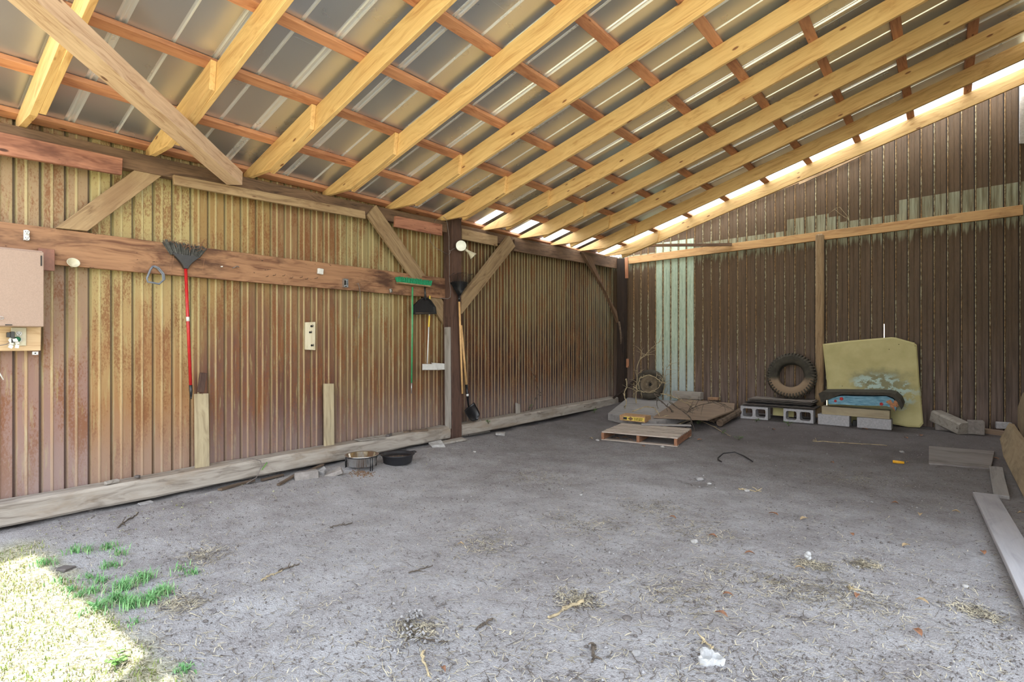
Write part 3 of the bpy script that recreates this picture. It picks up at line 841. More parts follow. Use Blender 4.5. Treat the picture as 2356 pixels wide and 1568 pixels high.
for (c0, c1, lab, mat, w) in (((465, 1072), (463, 905), 'pale upright board with whitish top leaning below the red broom', 'weathpine', 0.112),
                              ((757, 1022), (756, 882), 'shorter pale upright board with a dark slot, on the sill', 'weathpine', 0.112)):
    a = on_x(c0[0], c0[1], -5.04); b = on_x(c1[0], c1[1], -5.10)
    a.z = 0.215
    o = beam('leaning_board', a, b, 0.03, w, mat, None, up=(0, 1, 0), cuts=4)
    tag(o, lab, 'board')
o = beam('scrap_board', on_x(461, 902, -5.09), on_x(468, 857, -5.09), 0.02, 0.055, 'post', None, up=(0, 1, 0), cuts=2)
tag(o, 'small dark brown scrap of wood tucked behind the pale board', 'board')
#PART2
# ================================================================== things on the left wall
UZ = Vector((0, 0, 1))
def rotmat(x, y, z): return Matrix((Vector(x), Vector(y), Vector(z))).transposed()
def nail_hook(mb, p, l=0.03, r=0.0025, m=0):
    mb.tube([p, Vector(p) + Vector((l, 0, 0)), Vector(p) + Vector((l + 0.004, 0, 0.012))], r, 6, m)

# red-handled broom, hung head up
def broom():
    X = -5.02
    top = on_x(427, 612, X); bot = on_x(440, 917, X); hd = on_x(428, 575, X)
    t = thing('broom', 'angle broom with red handle hung bristles-up on the tool plank', 'broom', bot)
    f = lambda k: top.lerp(bot, k)
    mb = MB(); mb.tube([f(0.0), f(0.9)], 0.0125, 12); mb.build('handle', 'red', t, bot)
    mb = MB(); mb.tube([f(0.895), f(0.94), f(0.985)], [0.0135, 0.0135, 0.008], 12); mb.tube([f(0.98), f(1.0)], [0.009, 0.005], 8); mb.build('grip', 'blackplastic', t, bot)
    mb = MB(); mb.tube([f(0.38), f(0.413)], 0.0131, 12); mb.build('sticker', 'white', t, bot)['label'] = 'small white sticker'
    # cap: a flaring plastic block
    mb = MB(); a = on_x(427, 618, X); w0, w1 = 0.016, 0.115
    secs = []
    for k in range(7):
        q = k / 6; z = a.z + 0.112 * q
        w = w0 + (w1 - w0) * (q ** 1.5 if q < 1 else 1)
        secs.append([(X + 0.018, a.y - w * 1.05, z + q * 0.012), (X + 0.018, a.y + w, z), (X - 0.018, a.y + w, z), (X - 0.018, a.y - w * 1.05, z + q * 0.012)])
    for s_ in secs: mb.v += s_
    for k in range(6):
        for c in range(4):
            c2 = (c + 1) % 4; mb.face((k*4+c, k*4+c2, k*4+4+c2, k*4+4+c))
    mb.face((0, 1, 2, 3)); mb.face((27, 26, 25, 24))
    mb.build('cap', 'blackplastic', t, bot, bevel=0.003)
    mb = MB(); rr = random.Random(3)
    for i in range(360):
        q = rr.uniform(-1, 1); d = rr.uniform(-0.016, 0.016)
        y0 = a.y + q * 0.112; z0 = a.z + 0.108
        y1 = a.y + q * 0.165 + rr.uniform(-0.008, 0.008); z1 = z0 + 0.095 + rr.uniform(-0.012, 0.012) + 0.012 * (-q)
        mb.tube([(X + d, y0, z0), (X + d * 1.4, (y0 + y1) / 2, (z0 + z1) / 2), (X + d * 2 + rr.uniform(-.004, .004), y1, z1)], [0.0028, 0.0026, 0.002], 4, 0, False, False)
    o = mb.build('bristles', 'bristle', t, bot)
    mb = MB()
    for i in range(40):
        y0 = a.y + rr.uniform(-0.17, 0.15); z0 = a.z + 0.2 + rr.uniform(-0.03, 0.02)
        an = rr.uniform(0, 6.28); l = rr.uniform(0.03, 0.08)
        mb.tube([(X + 0.03, y0, z0), (X + 0.035, y0 + l * math.cos(an) * 0.5, z0 + l * math.sin(an) * 0.4 + 0.01), (X + 0.03, y0 + l * math.cos(an), z0 + l * math.sin(an) * 0.7)], 0.0013, 4, 0, False)
    for (dx, z_, l) in ((-0.1, 0.1, 0.16), (-0.12, 0.09, 0.13), (0.14, 0.12, 0.15)):
        mb.tube([(X + 0.03, a.y + dx, a.z + z_), (X + 0.03, a.y + dx - 0.02, a.z + z_ - l)], 0.0014, 4, 0, False)
    tag(mb.build('pine_straw', 'leaf'), 'pine straw caught in the bristles of the upturned broom', 'straw', kind='stuff')
broom()

# brown metal cabinet with flange and the outlet board under it
def cabinet():
    X0, X1 = -5.12, -4.90
    tr = on_x(99, 577, X1); br = on_x(97, 752, X1)
    y1 = tr.y; y0 = y1 - 0.62; zt = tr.z; zb = br.z
    t = thing('metal_cabinet', 'brown enamelled metal cabinet at the left edge overlapping the tool plank', 'cabinet', (X1 - 0.1, (y0 + y1) / 2, zb))
    mb = MB(); mb.box(((X0 + X1) / 2 + 0.035, (y0 + y1) / 2, (zt + zb) / 2), (X1 - X0 - 0.08, y1 - y0, zt - zb)); mb.build('body', 'cabinet', t, t.location, bevel=0.003)
    mb = MB(); mb.box((X1 + 0.002, (y0 + y1) / 2, (zt + zb) / 2 - 0.004), (0.014, y1 - y0 + 0.008, zt - zb - 0.012)); mb.build('door', 'cabinet', t, t.location, bevel=0.004)
    mb = MB(); mb.box((X1 + 0.012, y1 - 0.012, zt - 0.07), (0.008, 0.006, 0.07)); mb.build('hinge', 'slot', t, t.location)
    mb = MB(); c = on_x(20, 747, X1 + 0.01); mb.box(c, (0.008, 0.035, 0.006)); mb.build('latch_slot', 'slot', t, t.location)
    mb = MB(); c = on_x(3, 731, X1 + 0.02)
    mb.tube([c + Vector((0, 0.012 * math.cos(a), 0.008 * math.sin(a))) for a in [k * 0.7 for k in range(10)]], 0.002, 6); mb.build('pull_ring', 'galv', t, t.location)
    c = on_x(107, 597, -5.02)
    mb = MB(); mb.box((-5.025, c.y, c.z), (0.025, 0.09, 0.155)); o = mb.build('side_plate', 'cabinetside', t, t.location, bevel=0.002); o['label'] = 'redder side plate'
cabinet()
def outlet_parts(c, t, org, w=0.035, duplex=True, plate='offwhite', pw=0.075, ph=0.115):
    X = c.x
    if plate:
        mb = MB(); mb.box((X, c.y, c.z), (0.006, pw, ph)); mb.build('cover_plate', plate, t, org, bevel=0.002)
    for s_ in (1, -1):
        z = c.z + s_ * 0.021
        mb = MB(); R = Matrix.Rotation(math.pi / 2, 3, 'Y')
        mb.lathe([(0.0, -0.002), (0.0165, -0.002), (0.0165, 0.010), (0.0145, 0.012), (0.0, 0.012)], (X, c.y, z), R, 18, smooth=False)
        o = mb.build('socket', 'white', t, org)
        mb = MB()
        for d in (-0.006, 0.006): mb.box((X + 0.0125, c.y + d, z + 0.003), (0.002, 0.0025, 0.009))
        mb.box((X + 0.0125, c.y, z - 0.008), (0.002, 0.005, 0.005)); mb.build('slots', 'slot', o, org)
c = on_x(61, 541, -5.035)
t = thing('outlet', 'bare white double outlet screwed to the tool plank above the cabinet', 'outlet', c); outlet_parts(c, t, c, plate=None)
mb = MB(); mb.box((c.x - 0.005, c.y, c.z), (0.012, 0.03, 0.07)); mb.build('mounting_yoke', 'white', t, c)
quadboard('outlet_board', ((-60, 742), (95, 752), (94, 806), (-60, 808)), -5.03, 0.06, 'palepine', 'pale pine board below the metal cabinet carrying an outlet')
c = on_x(43, 774, -5.02)
t = thing('outlet', 'cream outlet with green plug on the board under the cabinet', 'outlet', c); outlet_parts(c, t, c, pw=0.08, ph=0.125)
p = on_x(41, 780, -4.99); mb = MB(); mb.lathe([(0, 0), (0.017, 0.0), (0.019, 0.012), (0.012, 0.028), (0, 0.03)], p - Vector((0.02, 0, 0)), Matrix.Rotation(math.pi / 2, 3, 'Y'), 14)
tag(mb.build('plug', 'greenplug', None, p), 'green plug pushed into the cream outlet below the cabinet', 'plug')
p = on_x(28, 770, -4.98); mb = MB(); mb.box(p, (0.05, 0.02, 0.045)); mb.box(p + Vector((-0.004, -0.018, 0)), (0.03, 0.02, 0.035)); mb.box(p + Vector((-0.002, 0.002, -0.04)), (0.05, 0.02, 0.025))
tag(mb.build('adapter', 'blackplastic', None, p, bevel=0.002), 'black plug adapter left of the green plug', 'adapter')
p = on_x(31, 787, -4.97); mb = MB(); rr = random.Random(5)
for k in range(9): mb.box(p + Vector((rr.uniform(-.012, .012), rr.uniform(-.02, .02), rr.uniform(-.03, .02))), (0.008, 0.022, 0.02), Matrix.Rotation(rr.uniform(0, 3), 3, 'X'))
tag(mb.build('torn_tag', 'white', None, p), 'torn white plastic tag hanging under the green plug', 'tag')
mb = MB(); pts = [on_x(a, b, -4.965) for a, b in ((-30, 800), (0, 794), (14, 792), (24, 786), (34, 780))]; mb.tube(pts, 0.003, 6)
tag(mb.build('thin_cord', 'cord', None, pts[1]), 'thin grey cord trailing left from the plugs', 'cord')
c = on_x(80, 812, -5.08); mb = MB(); mb.box(c, (0.03, 0.032, 0.022)); mb.box(c + Vector((0.017, 0, 0.0)), (0.004, 0.008, 0.008), None, 1)
tag(mb.build('metal_tab', ['galv', 'slot'], None, c), 'small metal bracket tab below the outlet board', 'bracket')
c = on_x(-2, 853, -5.0); mb = MB(); mb.tube([on_x(-8, 846, -4.98), on_x(8, 873, -4.98)], 0.004, 6)
tag(mb.build('white_stick', 'white', None, c), 'short white stick end poking in at the left edge', 'stick')

# things on the plank
XP = -5.045
c = on_x(168, 606, XP + 0.032)
mb = MB(); R = Matrix.Rotation(math.radians(62), 3, 'Y') @ Matrix.Rotation(math.radians(0), 3, 'X')
mb.lathe([(0.006, -0.045), (0.009, -0.04), (0.014, -0.02), (0.036, 0.012), (0.040, 0.014), (0.038, 0.018), (0.033, 0.012), (0.010, -0.018), (0.0, -0.02)], c, R, 26)
tag(mb.build('funnel', 'offwhite', None, c), 'small white funnel hung on the plank right of the cabinet', 'funnel')
mb = MB(); pts = [on_x(a, b, XP + 0.02) for a, b in ((352, 612), (346, 620), (338, 640), (340, 648), (352, 650), (366, 653), (376, 644), (374, 630), (362, 616), (352, 612))]
mb.tube(pts, 0.008, 8); mb.tube([p + Vector((0.012, 0.006, 0.002)) for p in pts[6:]], 0.006, 8)
tag(mb.build('strap_loop', 'bluewire', None, pts[4]), 'blue-grey strap loop hung left of the red broom', 'strap')
mb = MB(); c = on_x(540, 614, XP)
nail_hook(mb, c + Vector((-.012, 0, 0)), .042); mb.tube([c + Vector((0.02, -0.03, -0.015)), c + Vector((0.025, 0.0, 0.0)), c + Vector((0.02, 0.02, 0.008)), c + Vector((0.02, 0.03, -0.002))], 0.004, 6)
tag(mb.build('wire_hook', 'cord', None, c), 'bent wire hook on the plank right of the broom', 'hook')
mb = MB(); c = on_x(509, 613, XP); mb.tube([c + Vector((-.01, 0, 0)), c + Vector((.02, 0, 0))], 0.006, 8); tag(mb.build('white_peg', 'white', None, c), 'tiny white knob on the plank just right of the broom head', 'knob')
c = on_x(737, 624, XP + 0.02); mb = MB(); mb.box(c, (0.03, 0.06, 0.058), Matrix.Rotation(math.radians(-4), 3, 'X'))
tag(mb.build('white_box', 'white', None, c, bevel=0.004), 'small white plastic box on the plank', 'box')
c = on_x(794, 651, XP + 0.012)
t = thing('junction_box', 'open metal switch box on the plank right of the white box', 'junction box', c)
mb = MB(); mb.box(c + Vector((-0.012, 0, 0)), (0.006, 0.052, 0.09))
for dy, dz, sy_, sz_ in ((-0.025, 0, 0.006, 0.09), (0.025, 0, 0.006, 0.09), (0, 0.043, 0.052, 0.006), (0, -0.043, 0.052, 0.006)): mb.box(c + Vector((0.004, dy, dz)), (0.03, sy_, sz_))
mb.build('box', 'galv', t, c); mb = MB(); mb.box(c + Vector((0.012, 0.002, -0.034)), (0.01, 0.014, 0.012)); mb.box(c + Vector((0.0, 0.0, 0.005)), (0.012, 0.02, 0.05)); mb.build('switch', 'slot', t, c)
mb = MB(); pts = [on_x(a, b, XP + q) for a, b, q in ((820, 654, 0.02), (824, 651, 0.03), (826, 658, 0.02), (828, 668, 0.01), (829, 690, -0.02), (829, 705, -0.03), (827, 722, -0.03), (825, 732, -0.03))]
mb.tube(pts, 0.0035, 6); tag(mb.build('hanging_cord', 'cord', None, pts[0]), 'short grey cord hanging from a nail on the plank', 'cord')
c = on_x(899, 668, XP + 0.015); mb = MB(); mb.box(c, (0.02, 0.03, 0.045), Matrix.Rotation(0.3, 3, 'X')); mb.box(c + Vector((0.012, 0.004, 0.004)), (0.004, 0.014, 0.022), Matrix.Rotation(0.3, 3, 'X'), 1)
tag(mb.build('metal_bracket', ['galv', 'slot'], None, c, bevel=0.002), 'small shiny metal bracket on the plank left of the green brush', 'bracket')
# hook rail
c = on_x(715, 772, -5.09)
t = thing('hook_board', 'whitewashed upright block with three dark hooks on the rusty wall', 'hook board', c)
quadboard('block', ((704, 741), (704, 804), (726, 805), (726, 740)), -5.10, 0.03, 'whitewood', '', parent=t)
for a, b in ((716, 750), (713, 764), (717, 794)):
    p = on_x(a, b, -5.10); mb = MB()
    mb.tube([p, p + Vector((0.02, 0, 0)), p + Vector((0.03, 0, -0.008)), p + Vector((0.035, 0, 0.006)), p + Vector((0.025, 0, 0.012))], 0.004, 7)
    mb.lathe([(0.0, 0.0), (0.011, 0.0), (0.011, 0.003), (0, 0.003)], p, Matrix.Rotation(math.pi / 2, 3, 'Y'), 12); mb.build('hook', 'blackmetal', t, c)

# green push brush
def green_brush():
    X = -4.99; a = on_x(915, 646, X); b = on_x(990, 655, X)
    t = thing('push_broom', 'green push broom hung with its bristle head up on the plank', 'broom', on_x(948, 905, X))
    org = t.location
    mid = (a + b) / 2; d = (b - a).normalized()
    R = rotmat(d, Vector((1, 0, 0)), d.cross(Vector((1, 0, 0))))
    mb = MB(); L = (b - a).length
    poly = [(-L/2 + 0.01, -0.03), (L/2 - 0.03, -0.03), (L/2 - 0.01, -0.02), (L/2 - 0.012, -0.012), (-L/2 + 0.0, -0.012)]
    mb.prism(poly, -0.03, 0.03, lambda x, z, q: mid + d * x + Vector((q, 0, 0)) + Vector((0, 0, z))); mb.build('wood_block', 'oldpine', t, org, bevel=0.003)
    mb = MB(); rr = random.Random(9)
    # dense tufts, slightly splayed, with a soft rounded outline
    for i in range(34):
        for j in range(7):
            x = -L/2 + 0.006 + (L - 0.012) * (i + 0.5) / 34; y = -0.028 + 0.056 * (j + 0.5) / 7
            base = mid + d * x + Vector((y, 0, -0.012))
            e = base + Vector((y * 0.7 + rr.uniform(-.006, .006), (x / L) * 0.03 + rr.uniform(-.006, .006), 0.058 + rr.uniform(-.006, .006)))
            mb.tube([base, e], [0.0062, 0.0045], 5, 0, True, False)
    mb.build('bristles', 'green', t, org)
    mb = MB(); mb.tube([on_x(949, 660, X + 0.01), on_x(948.5, 760, X - 0.02), on_x(947, 880, X - 0.045)], 0.011, 12); mb.build('handle', 'greenhandle', t, org)
    mb = MB(); mb.tube([on_x(947, 880, X - 0.045), on_x(946.7, 905, X - 0.05)], [0.008, 0.005], 10); o = mb.build('tip', 'galv', t, org)
green_brush()
def dustpan():
    X = -4.985
    t = thing('dustpan', 'black plastic dustpan hung on the plank by its handle', 'dustpan', on_x(978, 724, X)); org = t.location
    pts = [(974, 684), (984, 684), (992, 690), (1003, 706), (1005, 722), (953, 723), (953, 703), (966, 690)]
    P = [on_x(a, b, X) for a, b in pts]
    c = sum(P, Vector()) / len(P)
    mb = MB(); n = len(P)
    mb.v += [tuple(p + Vector((-0.03, 0, 0))) for p in P] + [tuple(p) for p in P] + [tuple(c.lerp(p, 0.88) + Vector((0.0, 0, 0))) for p in P] + [tuple(c.lerp(p, 0.84) + Vector((-0.025, 0, 0))) for p in P]
    mb.face(range(n))
    for i in range(n):
        j = (i + 1) % n
        mb.face((i, j, n + j, n + i)); mb.face((n + i, n + j, 2*n + j, 2*n + i)); mb.face((2*n + i, 2*n + j, 3*n + j, 3*n + i))
    mb.face([3*n + i for i in range(n)])
    mb.build('pan', 'blackplastic', t, org)
    mb = MB(); mb.tube([on_x(979, 690, X + 0.005), on_x(978, 672, X + 0.01), on_x(977.5, 660, X)], [0.016, 0.012, 0.010], 10); mb.build('handle', 'blackplastic', t, org)
    mb = MB(); a = on_x(955, 720, X - 0.01); b = on_x(1003, 720, X - 0.01); mb.tube([a, b], 0.006, 6); o = mb.build('worn_lip', 'tiredust', t, org); o['label'] = 'scuffed grey lip'
dustpan()
def scooper():
    X = -4.98
    t = thing('scoop', 'long white scoop with yellow grip hanging behind the black dustpan', 'scoop', on_x(990, 850, X)); org = t.location
    mb = MB(); mb.tube([on_x(989, 680, -5.015), on_x(988.5, 694, -5.015)], 0.010, 10); mb.tube([on_x(988, 726, X - 0.02), on_x(986.5, 752, X)], 0.0105, 10); mb.build('grip', 'yellow', t, org)
    mb = MB(); mb.tube([on_x(988.5, 690, -5.025), on_x(988, 730, X - 0.035), on_x(986.5, 752, X - 0.0)], 0.007, 8); mb.tube([on_x(986.5, 750, X), on_x(983, 836, X)], 0.0075, 10); mb.build('handle', 'white', t, org)
    A = [on_x(*q, X + 0.03) for q in ((972, 837), (1000, 837), (1008, 851), (972, 851))]
    B = [on_x(*q, X - 0.05) for q in ((992, 834), (1023, 836), (1030, 849), (1009, 850))]
    mb = MB()
    for Q in (A, B):
        b_ = len(mb.v); mb.v += [tuple(q) for q in Q] + [tuple(q + Vector((-0.003, 0, 0.001))) for q in Q]
        for f in ((0,1,2,3),(4,7,6,5),(0,4,5,1),(1,5,6,2),(2,6,7,3),(3,7,4,0)): mb.face([b_ + i for i in f])
    # side walls joining the front lip to the back
    mb.add([A[3], A[2], B[2], B[3], A[3] + Vector((0, 0, 0.003)), A[2] + Vector((0, 0, 0.003)), B[2] + Vector((0, 0, 0.003)), B[3] + Vector((0, 0, 0.003))], [(0,1,2,3),(4,7,6,5),(0,4,5,1),(1,5,6,2),(2,6,7,3),(3,7,4,0)])
    mb.build('pan', 'white', t, org)
scooper()
def rake():
    X = -4.86
    hub = on_x(1056.5, 690, X); low = on_x(1064, 905, X - 0.03)
    t = thing('leaf_rake', 'leaf rake with black fan head up leaning on the middle post', 'rake', low)
    mb = MB(); mb.tube([hub, (hub + low) / 2, low], 0.0135, 12); mb.build('handle', 'ash', t, low)
    mb = MB(); mb.tube([hub + Vector((0, 0, -0.02)), hub + Vector((0, 0, 0.06))], 0.0145, 10); mb.build('ferrule', 'blackmetal', t, low)
    rr = random.Random(2)
    for k in range(20):
        q = (k + 0.5) / 20 * 2 - 1
        a = hub + Vector((0, 0, 0.03))
        m = on_x(1056.5 + q * 20, 648, X) + Vector((0.01, 0, 0))
        e = on_x(1056.5 + q * 27, 628 + abs(q) * 5 + rr.uniform(-2, 2), X) + Vector((0.02, 0, 0))
        e2 = e + Vector((0.045, 0, 0.008))
        mb = MB(); mb.tube([a, a.lerp(m, 0.5), m, e, e2], [0.0035, 0.0038, 0.0028, 0.0022, 0.0018], 5); mb.build('tine', 'blackmetal', t, low)
    mb = MB(); pl = [on_x(a, b, X + 0.004) for a, b in ((1057, 684), (1036, 650), (1045, 647), (1057, 646), (1069, 647), (1077, 650))]
    mb.add([tuple(p) for p in pl] + [tuple(p - Vector((0.006, 0, 0))) for p in pl], [(0,1,2,3,4,5), (11,10,9,8,7,6)] + [(i, (i+1) % 6, 6 + (i+1) % 6, 6 + i) for i in range(6)]); mb.build('fan_plate', 'blackmetal', t, low)
rake()
def shovel():
    top = on_x(1061, 748, -4.91); sock = on_x(1073, 884, -4.93); neck = on_x(1078, 935, -4.93); tip = on_x(1098, 966, -4.86)
    t = thing('shovel', 'shovel with wooden handle and black blade standing against the middle post', 'shovel', tip)
    mb = MB(); mb.tube([top, sock], 0.0155, 12); mb.build('handle', 'ash', t, tip)
    mb = MB(); mb.tube([sock, sock.lerp(neck, 0.5), neck], [0.019, 0.017, 0.011], 12); mb.build('socket', 'blackmetal', t, tip)
    mb = MB(); q = sock.lerp(neck, 0.42); q2 = sock.lerp(neck, 0.52); mb.tube([q, q2], 0.0185, 12); mb.build('sticker', 'white', t, tip)
    # dished blade
    mb = MB(); d = (tip - neck); L = d.length; d.normalize(); side = Vector((0.25, 1, 0)).normalized(); side = (side - d * side.dot(d)).normalized(); nrm = d.cross(side).normalized()
    if nrm.x < 0: nrm = -nrm
    nu, nv = 9, 9
    for j in range(nv + 1):
        v = j / nv; w = 0.095 * (1.0 if v < 0.5 else math.sqrt(max(0, 1 - ((v - 0.5) / 0.5) ** 2.4))) + 0.004
        for i in range(nu + 1):
            u = i / nu * 2 - 1
            mb.v.append(tuple(neck + d * (L * v) + side * (u * w) + nrm * (0.03 * (u * u) * (1 - 0.4 * v) + 0.035 * (v - 0.5) ** 2 - 0.02)))
    for j in range(nv):
        for i in range(nu):
            a = j * (nu + 1) + i; mb.face((a, a + 1, a + nu + 2, a + nu + 1), 0, True)
    o = mb.build('blade', 'blackmetal', t, tip); md = o.modifiers.new('thickness', 'SOLIDIFY'); md.thickness = 0.003
shovel()
def floodlight():
    X = -4.86
    c = on_x(1061, 565, X); t = thing('flood_light', 'white flood light with two lamp heads mounted on the middle post', 'lamp', c)
    view = Vector((0.62, -0.75, -0.15)).normalized()
    R = view.to_track_quat('Z', 'Y').to_matrix()
    mb = MB(); mb.lathe([(0, -0.05), (0.055, -0.05), (0.066, -0.03), (0.066, -0.005), (0.058, 0.0), (0.0, 0.0)], c + Vector((-0.01, 0, 0)), R, 28); mb.build('junction_cover', 'offwhite', t, c)
    mb = MB(); mb.lathe([(0.03, -0.04), (0.05, 0.0), (0.064, 0.05), (0.066, 0.06), (0.060, 0.058), (0.052, 0.05), (0.0, 0.052)], c + view * 0.02 + Vector((0, 0.008, 0.0)), R, 30); mb.build('lamp_head', 'glassbulb', t, c)
    p0 = on_x(1070, 573, X + 0.05); p1 = on_x(1080, 580, X + 0.09)
    mb = MB(); mb.tube([p0, p1], 0.016, 12); mb.build('arm', 'offwhite', t, c)
    ax = (on_x(1089, 590, X + 0.12) - p1).normalized(); ax = (ax + Vector((0.25, 0.1, -0.2))).normalized()
    R2 = ax.to_track_quat('Z', 'Y').to_matrix()
    mb = MB(); mb.lathe([(0.016, -0.02), (0.02, 0.0), (0.032, 0.03), (0.05, 0.07), (0.052, 0.078), (0.044, 0.07), (0.0, 0.066)], p1, R2, 26); mb.build('lamp_head', 'offwhite', t, c)
floodlight()
mb = MB(); X = -4.905
pts = [on_x(a, b, X) for a, b in ((1020, 499), (1027, 505), (1029, 513), (1033, 545), (1033, 575), (1034, 590), (1034, 620), (1034, 645), (1037, 670), (1036, 683), (1030, 687), (1012, 685))]
mb.tube(pts, 0.0035, 6); mb.tube([on_x(a, b, X) for a, b in ((1033, 575), (1036, 577), (1042, 573), (1050, 569))], 0.0035, 6)
mb.tube([on_x(a, b, X - 0.08) for a, b in ((1004, 503), (990, 530), (990, 555), (1002, 570), (1018, 578), (1033, 586))], 0.0028, 6)
mb.tube([on_x(a, b, X) for a, b in ((1033, 586), (1036, 580), (1033, 574))], 0.004, 6)
tag(mb.build('lamp_wire', 'cord', None, pts[0]), 'grey wire running down the middle post to the flood light', 'wire')
mb = MB(); pts = [on_y(a, b, 9.69) for a, b in ((1906, 492), (1922, 479), (1932, 476), (1942, 488), (1950, 497), (1948, 510), (1938, 524))]
mb.tube(pts, 0.003, 5); mb.tube([on_y(a, b, 9.69) for a, b in ((1908, 490), (1921, 481), (1930, 490), (1945, 500), (1951, 502))], 0.003, 5)
tag(mb.build('wire_loop', 'twig', None, pts[0]), 'thin bent wire loop on the back wall above the rail', 'wire')
mb = MB(); pts = [on_x(a, b, -4.89) for a, b in ((1424, 740), (1428, 765), (1430, 800), (1433, 830), (1435, 870), (1436, 905))]
mb.tube(pts, [0.022, 0.02, 0.018, 0.016, 0.016, 0.018], 8)
rr = random.Random(12)
for k in range(14):
    q = pts[1].lerp(pts[4], rr.random()); mb.tube([q, q + Vector((rr.uniform(-.03, .05), rr.uniform(-.05, .03), rr.uniform(-.06, -.01)))], [0.004, 0.002], 4)
tag(mb.build('dry_vine', 'bark', None, pts[-1]), 'dry brown vine hanging down by the far corner post', 'vine')

# ================================================================== by the sill: bowls, stones
def dog_bowl():
    c = on_z(835, 1079, 0.05); c = Vector((-4.50, 3.31, gz(-4.5, 3.31))); z0 = c.z
    t = thing('dog_bowl', 'stainless steel dog bowl in a black wire stand by the sill', 'dog bowl', c)
    b = c + Vector((0, 0, 0.03))
    mb = MB(); mb.lathe([(0.0, 0.0), (0.125, 0.0), (0.135, 0.008), (0.150, 0.095), (0.162, 0.100), (0.164, 0.104), (0.160, 0.107), (0.147, 0.102), (0.130, 0.014), (0.0, 0.010)], b, None, 56); mb.build('bowl', 'steel', t, c)
    mb = MB(); ring = [b + Vector((0.152 * math.cos(a), 0.152 * math.sin(a), 0.092)) for a in [k * math.pi / 24 for k in range(49)]]
    mb.tube(ring, 0.004, 6, cap=False); mb.build('stand_ring', 'blackmetal', t, c)
    for a in (-2.55, -0.05, 1.55, 3.05 - 6.28 * 0, -1.95)[:4]:
        for da in (-0.07, 0.07):
            d = Vector((math.cos(a + da), math.sin(a + da), 0))
            mb = MB(); mb.tube([b + d * 0.158 + Vector((0, 0, 0.095)), b + d * 0.162 + Vector((0, 0, 0.03)), b + d * 0.160 + Vector((0, 0, -0.034))], 0.005, 8); mb.build('leg', 'blackmetal', t, c)
dog_bowl()
def pan():
    c = Vector((-4.43, 3.70, gz(-4.43, 3.70)))
    t = thing('rubber_pan', 'round black rubber feed pan of dark water beside the steel bowl', 'pan', c)
    mb = MB(); mb.lathe([(0.0, 0.0), (0.130, 0.0), (0.142, 0.01), (0.158, 0.082), (0.172, 0.088), (0.175, 0.094), (0.168, 0.098), (0.154, 0.090), (0.136, 0.02), (0.0, 0.015)], c, None, 52); mb.build('tub', 'blackrubber', t, c)
    mb = MB(); mb.lathe([(0.0, 0.070), (0.149, 0.070)], c, None, 40); mb.build('water', 'water', t, c)
    d = Vector((0.30, 0.95, 0)).normalized()
    mb = MB(); pts = [c + d * 0.165 + Vector((0.03, -0.01, 0.092)) , c + d * 0.195 + Vector((0.015, 0, 0.094)), c + d * 0.195 + Vector((-0.03, 0.02, 0.094)), c + d * 0.165 + Vector((-0.05, 0.01, 0.092))]
    mb.tube(pts, 0.006, 8); mb.build('handle', 'blackrubber', t, c)
pan()
rr = random.Random(77)
for k, px in enumerate((612, 628, 650, 668, 690, 702, 724)):
    c = on_x(px, 634 + (px - 612) * 0.09 + rr.uniform(-4, 4), XP); mb = MB(); nail_hook(mb, c, 0.03 + rr.uniform(0, .02), 0.002)
    tag(mb.build('nail', 'slot', None, c), f'rusty nail sticking out of the plank left of the white box, {ORD[k]} from the broom', 'nail', 'nails in the tool plank')
def rock(name, c, size, mat, label, cat='stone', group=None, seed=0, rot=0.0, sub=2, jag=0.25):
    bm = bmesh.new(); bmesh.ops.create_icosphere(bm, subdivisions=sub, radius=0.5)
    for v in bm.verts:
        n = mnoise.noise(v.co * 2.3 + Vector((seed, seed * 2.1, 0))); v.co *= 1 + n * jag * 1.6
        v.co = Vector((v.co.x * size[0], v.co.y * size[1], v.co.z * size[2]))
    me = bpy.data.meshes.new(name); bm.to_mesh(me); bm.free(); me.materials.append(M[mat])
    for p_ in me.polygons: p_.use_smooth = jag < 0.3
    o = bpy.data.objects.new(name, me); COL.objects.link(o)
    o.location = c; o.rotation_euler = (0, 0, rot)
    return tag(o, label, cat, group)
def slab(name, c, size, mat, label, cat, rot=(0, 0, 0), jit=0.006, group=None):
    mb = MB(); mb.box((0, 0, 0), size, None, 0, jit); from mathutils import Euler
    mw = Euler(rot).to_matrix().to_4x4(); mw.translation = Vector(c)
    o = mb.build(name, mat, mat=mw, bevel=0.004)
    return tag(o, label, cat, group)
def gp(px, py, dz=0.0):
    z = 0.03
    for _ in range(5):
        p = on_z(px, py, z); z = gzf(p.x, p.y)
    return Vector((p.x, p.y, z + dz))
p = gp(703, 1100); slab('concrete_chunk', p + Vector((-0.01, 0.01, 0.025)), (0.09, 0.19, 0.075), 'blockdark', 'pale broken concrete chunk left of the steel bowl', 'concrete', (0, 0, -0.35), 0.012)
p = gp(768, 1092); slab('brick_piece', p + Vector((0, 0, 0.015)), (0.07, 0.15, 0.05), 'blockdark', 'small tilted concrete piece just left of the steel bowl', 'concrete', (0.3, 0.1, -0.7), 0.01)
p = gp(745, 1090); slab('brick_piece', p + Vector((-0.02, 0, 0.02)), (0.05, 0.08, 0.05), 'stone', 'small jagged grey stone between two chunks under the sill', 'stone', (0.2, 0.3, 0.5), 0.014)
p = gp(1010, 1027); slab('pale_stone', p + Vector((-0.03, 0, 0.02)), (0.12, 0.16, 0.05), 'whitestone', 'whitish flat stone by the sill end', 'stone', (0.05, 0.1, -0.5), 0.014)
